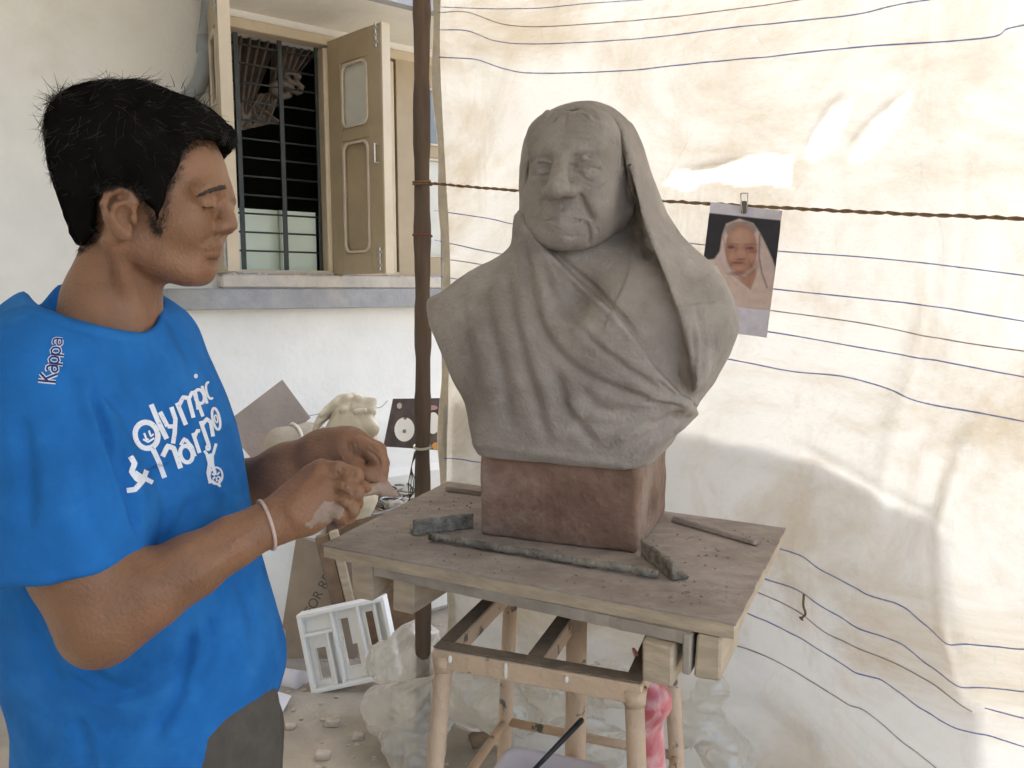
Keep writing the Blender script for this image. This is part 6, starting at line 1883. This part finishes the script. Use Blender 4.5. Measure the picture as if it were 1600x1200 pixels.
# dark printed box with white round figures, on the ledge behind the post
bx, fr = slab_px('printed_carton', [(614, 623), (690, 622), (690, 703), (599, 697)], 2.95, 0.05, M['darkbox'], 'dark printed carton with two white round shapes behind the post', 'carton', 0.0006)
c_, ex, ey, n_ = fr
def disc(px, py, rx, ry, m, name='print_shape'):
    c0 = PPL(px, py, c_ + n_ * 0.0012, n_)
    s_ = 2.95 / FPX; poly = [(rx * s_ * math.cos(a), ry * s_ * math.sin(a)) for a in np.linspace(0, 6.283, 22)[:-1]]
    MB().prism(poly, c0, np.array([1, 0, 0]) - n_ * n_[0], ZUP - n_ * n_[2], n_, 0.0008).build(name, m, bx)
disc(632, 671, 16, 20, M['white']); disc(677, 661, 10, 18, M['white']); disc(633, 653, 3, 3, M['darkbox']); disc(632, 674, 3, 3.5, M['darkbox'])
disc(624, 634, 4, 5, M['stone']); disc(681, 697, 6, 6, mat('orange print', (0.6, 0.28, 0.08), 0.6)); disc(676, 637, 8, 4, mat('pink print', (0.45, 0.25, 0.28), 0.6))

# wire on the wall behind the lion head
wr = thing('wall_wire', 'thin wire running along the wall behind the lion head', 'wire', wpt(540, 640, 0.02))
MB().tube(spline([wpt(482, 650, 0.05), wpt(520, 642, 0.05), wpt(560, 634, 0.05), wpt(592, 637, 0.05), wpt(606, 626, 0.04)], 5), 0.002, 5).build('strand', M['scrap'], wr, True)

# carton and paper bag with lettering, below the hands
cb, fr2 = slab_px('kraft_bag', [(456, 836), (505, 850), (556, 862), (560, 1065), (452, 1072), (446, 985), (406, 934)], 3.0, 0.10, M['paper'], 'brown kraft paper bag printed FOR RESALE under the man\'s hands', 'bag', 0.0003)
c_, ex, ey, n_ = fr2
def text_on(txt, size_px, px, py, ang, Y, frame, m, parent, name):
    c_, ex, ey, n_ = frame
    cu = bpy.data.curves.new(name, 'FONT'); cu.body = txt; cu.size = 1.0; cu.align_x = 'LEFT'
    t_o = bpy.data.objects.new(name, cu); COL.objects.link(t_o)
    dg = bpy.context.evaluated_depsgraph_get(); me = bpy.data.meshes.new_from_object(t_o.evaluated_get(dg))
    bpy.data.objects.remove(t_o)
    s_ = size_px * Y / FPX
    hx_ = np.array([1, 0, 0]) - n_ * n_[0]; hx_ /= np.linalg.norm(hx_); hz_ = np.cross(hx_, -n_) if np.cross(hx_, -n_)[2] > 0 else np.cross(-n_, hx_)
    if hz_[2] < 0: hz_ = -hz_
    a = math.radians(ang); e1_ = hx_ * math.cos(a) + hz_ * math.sin(a); e2_ = -hx_ * math.sin(a) + hz_ * math.cos(a)
    o0 = PPL(px, py, c_ + n_ * 0.0012, n_)
    for v in me.vertices:
        q = o0 + e1_ * v.co.x * s_ + e2_ * v.co.y * s_; v.co = Vector([float(k) for k in q])
    return obj(name, me, m, parent)
text_on('FOR RESALE', 22, 487, 962, 62, 3.0, fr2, M['ink'], cb, 'printed_text')
cb2, _ = slab_px('dark_carton', [(398, 845), (480, 838), (480, 1025), (392, 1025)], 3.15, 0.2, M['paperd'], 'dark brown carton behind the kraft paper bag', 'carton', 0.0)
# wall of boxes that the pile stands on
cb3, _ = slab_px('wooden_crate', [(510, 812), (660, 804), (660, 1030), (510, 1030)], 3.12, 0.3, M['brownwood'], 'brown wooden crate under the heap of scrap wire', 'crate', 0.0)
# heap of wire rings, scrap and lumps on it
zc_ = float(P(590, 808, 3.12)[2]); hc = P(598, 800, 3.25); hc[2] = zc_
for k in range(16):
    r_ = rng.uniform(0.04, 0.085); c0 = hc + np.array([rng.uniform(-0.09, 0.10), rng.uniform(-0.1, 0.1), 0.006 + 0.0045 * k + rng.uniform(0, 0.004)])
    tx, ty = rng.normal(0, 0.2, 2); el = rng.uniform(0.75, 1.0)
    pts = [c0 + np.array([r_ * math.cos(a), r_ * el * math.sin(a), r_ * (tx * math.cos(a) + ty * math.sin(a))]) for a in np.linspace(0, 6.283, 26)]
    o = MB().tube(pts, rng.uniform(0.0035, 0.007), 6).build('wire_ring', (M['scrap'], M['steel'], M['brownwood'])[k % 3], None, True)
    tag(o, 'loop of wire in the tangled scrap heap beside the man\'s hands', 'wire', 'wire loops in the scrap heap')
for k in range(9):
    c0 = hc + np.array([rng.uniform(-0.11, 0.12), rng.uniform(-0.12, 0.06), rng.uniform(0.01, 0.05)]); s_ = rng.uniform(0.014, 0.026)
    V, F = sdf_mesh(lambda X: s_box(X, c0, (s_, s_ * 0.8, s_ * 0.6), None, s_ * 0.3) + 0.012 * fbm(X * 40 + k, 2), c0 - 0.05, c0 + 0.05, 0.005)
    tag(obj('plaster_lump', new_mesh('plaster_lump', V, F, True), M['stone']), 'broken plaster lump among the scrap wire heap', 'lump', 'plaster lumps in the scrap heap')
# two wood stubs at the board's left corner
for (x_, y_, w_, h_, lab) in ((519, 832, 22, 34, 'dark wood stub behind the board\'s left corner'), (536, 826, 14, 36, 'pale wood splinter behind the board\'s left corner')):
    c0 = P(x_, y_ + 60, 3.0); k_ = 3.0 / FPX
    tag(MB().box(c0 - ZUP * 0.02, (w_ * k_, 0.03, h_ * k_ + 0.26), (np.array([0.97, 0.1, 0.2]), np.array([-0.1, 1, 0]), np.array([-0.2, 0, 0.97])), 0.003, 0.001).build('wood_stub', M['brownwood'] if w_ > 20 else M['edge']), lab, 'wood')

# ------------------------------------------------------------------ white foam packing piece
FY = 2.74
f00, f10, f01, f11 = P(462, 962, FY + 0.05), P(599, 933, FY + 0.05), P(479, 1087, FY), P(641, 1062, FY)
fu = (f10 - f00); fv = (f01 - f00); FW, FH = np.linalg.norm(fu), np.linalg.norm(fv)
fu /= FW; fv -= fu * (fv @ fu); fv /= np.linalg.norm(fv); fnn = np.cross(fu, fv)
if fnn[1] > 0: fnn = -fnn
foam = thing('foam_packing', 'white foam packing tray with cut-out slots on the floor', 'packaging', f01)
def fbox(u0_, u1_, v0_, v1_, d0, d1, name, bev=0.002):
    c0 = f00 + fu * (u0_ + u1_) / 2 * FW + fv * (v0_ + v1_) / 2 * FH + fnn * (d0 + d1) / 2
    return MB().box(c0, ((u1_ - u0_) * FW, (v1_ - v0_) * FH, abs(d1 - d0)), (fu, fv, fnn), bev).build(name, M['foam'], foam)
# rims and ribs stand proud of the floor plate
for a in ((0, 1, 0, 0.05), (0, 1, 0.95, 1), (0, 0.045, 0.05, 0.95), (0.955, 1, 0.05, 0.95)): fbox(*a, 0, -0.066, 'rim')
for a in ((0.36, 0.395, 0.05, 0.95), (0.045, 0.36, 0.26, 0.30), (0.66, 0.69, 0.05, 0.95), (0.86, 0.885, 0.05, 0.62), (0.28, 0.305, 0.30, 0.95)): fbox(*a, -0.006, -0.062, 'rib')
# floor plate in pieces round the slots
for a in ((0.045, 0.10, 0.30, 0.95), (0.22, 0.28, 0.30, 0.95), (0.10, 0.22, 0.30, 0.48), (0.10, 0.22, 0.88, 0.95), (0.045, 0.36, 0.05, 0.26), (0.305, 0.36, 0.30, 0.95),
          (0.395, 0.43, 0.05, 0.95), (0.58, 0.66, 0.05, 0.95), (0.43, 0.58, 0.05, 0.18), (0.43, 0.58, 0.80, 0.95), (0.53, 0.58, 0.18, 0.52),
          (0.69, 0.72, 0.05, 0.95), (0.82, 0.955, 0.05, 0.95), (0.72, 0.82, 0.05, 0.16), (0.72, 0.82, 0.60, 0.95)): fbox(*a, -0.038, -0.062, 'floor_plate', 0.001)
# white roll and folded paper beside it
tag(MB().tube([P(428, 1058, 2.85), P(462, 1064, 2.82), P(474, 1066, 2.80)], 0.040, 16).build('paper_roll', M['paperw'], None, True), 'white paper roll poking out beside the foam packing', 'paper')
tag(MB().prism([(0, 0), (0.09, 0.01), (0.10, 0.09), (0.05, 0.11), (-0.02, 0.10)], PZ(400, 1116, 0.012), (1, 0, 0), (0, 0.97, 0.2), (0, -0.2, 0.97), 0.004).build('folded_paper', M['paperw']), 'folded lilac white paper on the floor behind the shirt hem', 'paper')

# ------------------------------------------------------------------ polythene bags
mF = bpy.data.materials.new('cloudy polythene'); mF.use_nodes = True
nt = mF.node_tree; N = nt.nodes; L = nt.links
for n__ in list(N): N.remove(n__)
o_ = N.new('ShaderNodeOutputMaterial'); d_ = N.new('ShaderNodeBsdfDiffuse'); d_.inputs[0].default_value = (0.80, 0.77, 0.71, 1)
tl_ = N.new('ShaderNodeBsdfTranslucent'); tl_.inputs[0].default_value = (0.80, 0.77, 0.71, 1); g_ = N.new('ShaderNodeBsdfGlossy'); g_.inputs['Roughness'].default_value = 0.27; g_.inputs[0].default_value = (0.8, 0.8, 0.8, 1)
t_ = N.new('ShaderNodeBsdfTransparent'); t_.inputs[0].default_value = (0.95, 0.94, 0.91, 1)
m1 = N.new('ShaderNodeMixShader'); m1.inputs[0].default_value = 0.4; L.new(d_.outputs[0], m1.inputs[1]); L.new(tl_.outputs[0], m1.inputs[2])
m2 = N.new('ShaderNodeMixShader'); m2.inputs[0].default_value = 0.20; L.new(m1.outputs[0], m2.inputs[1]); L.new(g_.outputs[0], m2.inputs[2])
lw_ = N.new('ShaderNodeLayerWeight'); lw_.inputs[0].default_value = 0.35
mr_ = N.new('ShaderNodeMapRange'); mr_.inputs[3].default_value = 0.38; mr_.inputs[4].default_value = 0.92; L.new(lw_.outputs['Facing'], mr_.inputs[0])
m3 = N.new('ShaderNodeMixShader'); L.new(mr_.outputs[0], m3.inputs[0]); L.new(t_.outputs[0], m3.inputs[1]); L.new(m2.outputs[0], m3.inputs[2]); L.new(m3.outputs[0], o_.inputs[0])
M['poly'] = mF
def bag(name, pts, label, seed, h=0.0045, wr_=0.034):
    c0 = np.mean([p for p, r in pts], 0); R_ = max(np.linalg.norm(p - c0) + r for p, r in pts) + 0.04
    def f(X):
        d = None
        for p, r in pts:
            q = s_ell(X, p, (r, r * 0.9, r * 0.8)); d = q if d is None else smin(d, q, 0.04)
        Q = X * np.array([7, 7, 10]) + seed * 3.1
        Wq = np.stack([fbm(X * 9 + 4 * k + seed, 2) for k in range(3)], 1) * 1.1
        w1 = np.abs(vnoise(Q + Wq)); w2 = np.abs(vnoise(Q * 2.6 + Wq * 2 + 5)); w3 = np.abs(vnoise(Q * 6 + Wq * 3 + 9))
        d = d - wr_ * (0.30 - w1 * 1.1) - wr_ * 0.42 * (0.25 - w2 * 1.1) - wr_ * 0.16 * (0.25 - w3)
        return smax(d, 0.003 - X[:, 2], 0.01)
    V, F = sdf_mesh(f, c0 - R_, c0 + R_, h, 4, 0, 1.5)
    V = relax(V, F, 1, 0.5)
    tag(obj(name, new_mesh(name, V, F, True), M['poly']), label, 'plastic bag', 'crumpled polythene bags on the floor')
def fp(px, py, Y): return P(px, py, Y)
bag('polythene_bag', [(fp(612, 1035, 2.60), 0.085), (fp(650, 1000, 2.60), 0.075), (fp(640, 1055, 2.55), 0.08), (fp(665, 1030, 2.52), 0.06)], 'crumpled cloudy polythene bag bunched against the foam packing', 1)
bag('polythene_bag', [(fp(612, 1105, 2.42), 0.10), (fp(665, 1110, 2.36), 0.11), (fp(650, 1165, 2.30), 0.105), (fp(700, 1085, 2.36), 0.075)], 'large polythene bag spread on the floor behind the stool\'s left leg', 2)
bag('polythene_bag', [(fp(740, 1085, 2.20), 0.10), (fp(800, 1110, 2.12), 0.09), (fp(720, 1040, 2.25), 0.07)], 'pale polythene bag under the stool between the left legs', 3)
bag('polythene_bag', [(fp(900, 1110, 2.05), 0.09), (fp(950, 1070, 2.02), 0.07), (fp(860, 1070, 2.1), 0.08), (fp(930, 1160, 2.0), 0.08)], 'pale polythene bag heaped under the stool beside the red bag', 4)
bag('polythene_bag', [(fp(1085, 1130, 1.9), 0.07), (fp(1110, 1070, 1.92), 0.045), (fp(1130, 1180, 1.85), 0.07)], 'polythene bag fold on the floor against the tarpaulin', 5)
# weathered wood and cloth on the floor under the stool
def log(name, pts, r, m, label, cat):
    q = spline([PZ(x, y, z_) for x, y, z_ in pts], 6)
    mb = MB(); mb.tube(q, [r * (1 + 0.25 * math.sin(i * 1.3) + 0.1 * math.sin(i * 3.1)) for i in range(len(q))], 9)
    tag(mb.build(name, m, None, True), label, cat)
log('tree_branch', [(735, 1160, 0.03), (770, 1146, 0.05), (810, 1138, 0.06), (850, 1140, 0.05)], 0.022, M['brownwood'], 'weathered branch on the floor under the stool', 'branch')
log('wood_stick', [(880, 1150, 0.04), (925, 1160, 0.04), (965, 1168, 0.04)], 0.026, M['paperd'], 'brown stick on the floor right of the centre post', 'stick')
log('wood_stick', [(880, 1105, 0.03), (900, 1085, 0.05), (918, 1070, 0.06)], 0.010, M['brownwood'], 'thin twig sloping behind the stool\'s centre post', 'stick')

# clutter at the foot of the wall, left of the man
tag(slab_px('dark_box', [(-60, 965), (14, 968), (22, 1010), (-60, 1020)], 2.9, 0.2, M['darkbox'], None, None)[0], 'dark box at the foot of the wall behind the man\'s back', 'box')
tag(slab_px('wood_plank', [(-80, 1022), (32, 1012), (36, 1024), (-80, 1040)], 2.75, 0.08, M['edge2'], None, None)[0], 'grey plank lying on the floor behind the man\'s back', 'plank')
tag(slab_px('white_scrap', [(-20, 1040), (10, 1034), (14, 1042), (-20, 1052)], 2.65, 0.04, M['paperw'], None, None)[0], 'small white scrap on the floor behind the man\'s back', 'scrap')
# broken pieces of plaster and brick lying about
r9 = np.random.default_rng(31)
for k, (px, py, sz_, lab) in enumerate(((520, 1128, 0.020, 'small plaster chunk on the bare floor below the foam packing'), (560, 1150, 0.016, 'tiny plaster chunk left of the large polythene bag'), (455, 1135, 0.014, 'plaster chip on the floor beside the trousers'),
        (505, 1180, 0.018, 'plaster chunk nearest the bottom edge on the bare floor'), (1060, 1190, 0.03, 'clay clod on the floor right of the stool leg'))):
    c0 = PZ(px, py, sz_ * 0.5)
    V, F = sdf_mesh(lambda X: s_box(X, c0, (sz_ * 1.2, sz_ * 0.9, sz_ * 0.6), None, sz_ * 0.25) + sz_ * 0.5 * fbm(X * 0.8 / sz_ + k, 2), c0 - sz_ * 2.4, c0 + sz_ * 2.4, sz_ / 6)
    V[:, 2] = np.maximum(V[:, 2], 0.0005)
    tag(obj('plaster_chunk', new_mesh('plaster_chunk', V, F, True), M['stone']), lab, 'rubble', 'rubble on the floor')
# grit on the floor
mb = MB()
for k in range(420):
    p = np.array([rng.uniform(-1.6, 0.4), rng.uniform(1.9, 3.4), 0]); r_ = rng.uniform(0.002, 0.009)
    mb.box(p + ZUP * r_ * 0.4, (r_ * 2, r_ * 1.6, r_), None, 0, r_ * 0.25)
tag(mb.build('floor_grit', M['stone']), 'loose grit and plaster crumbs on the cement floor', 'grit', kind='stuff')
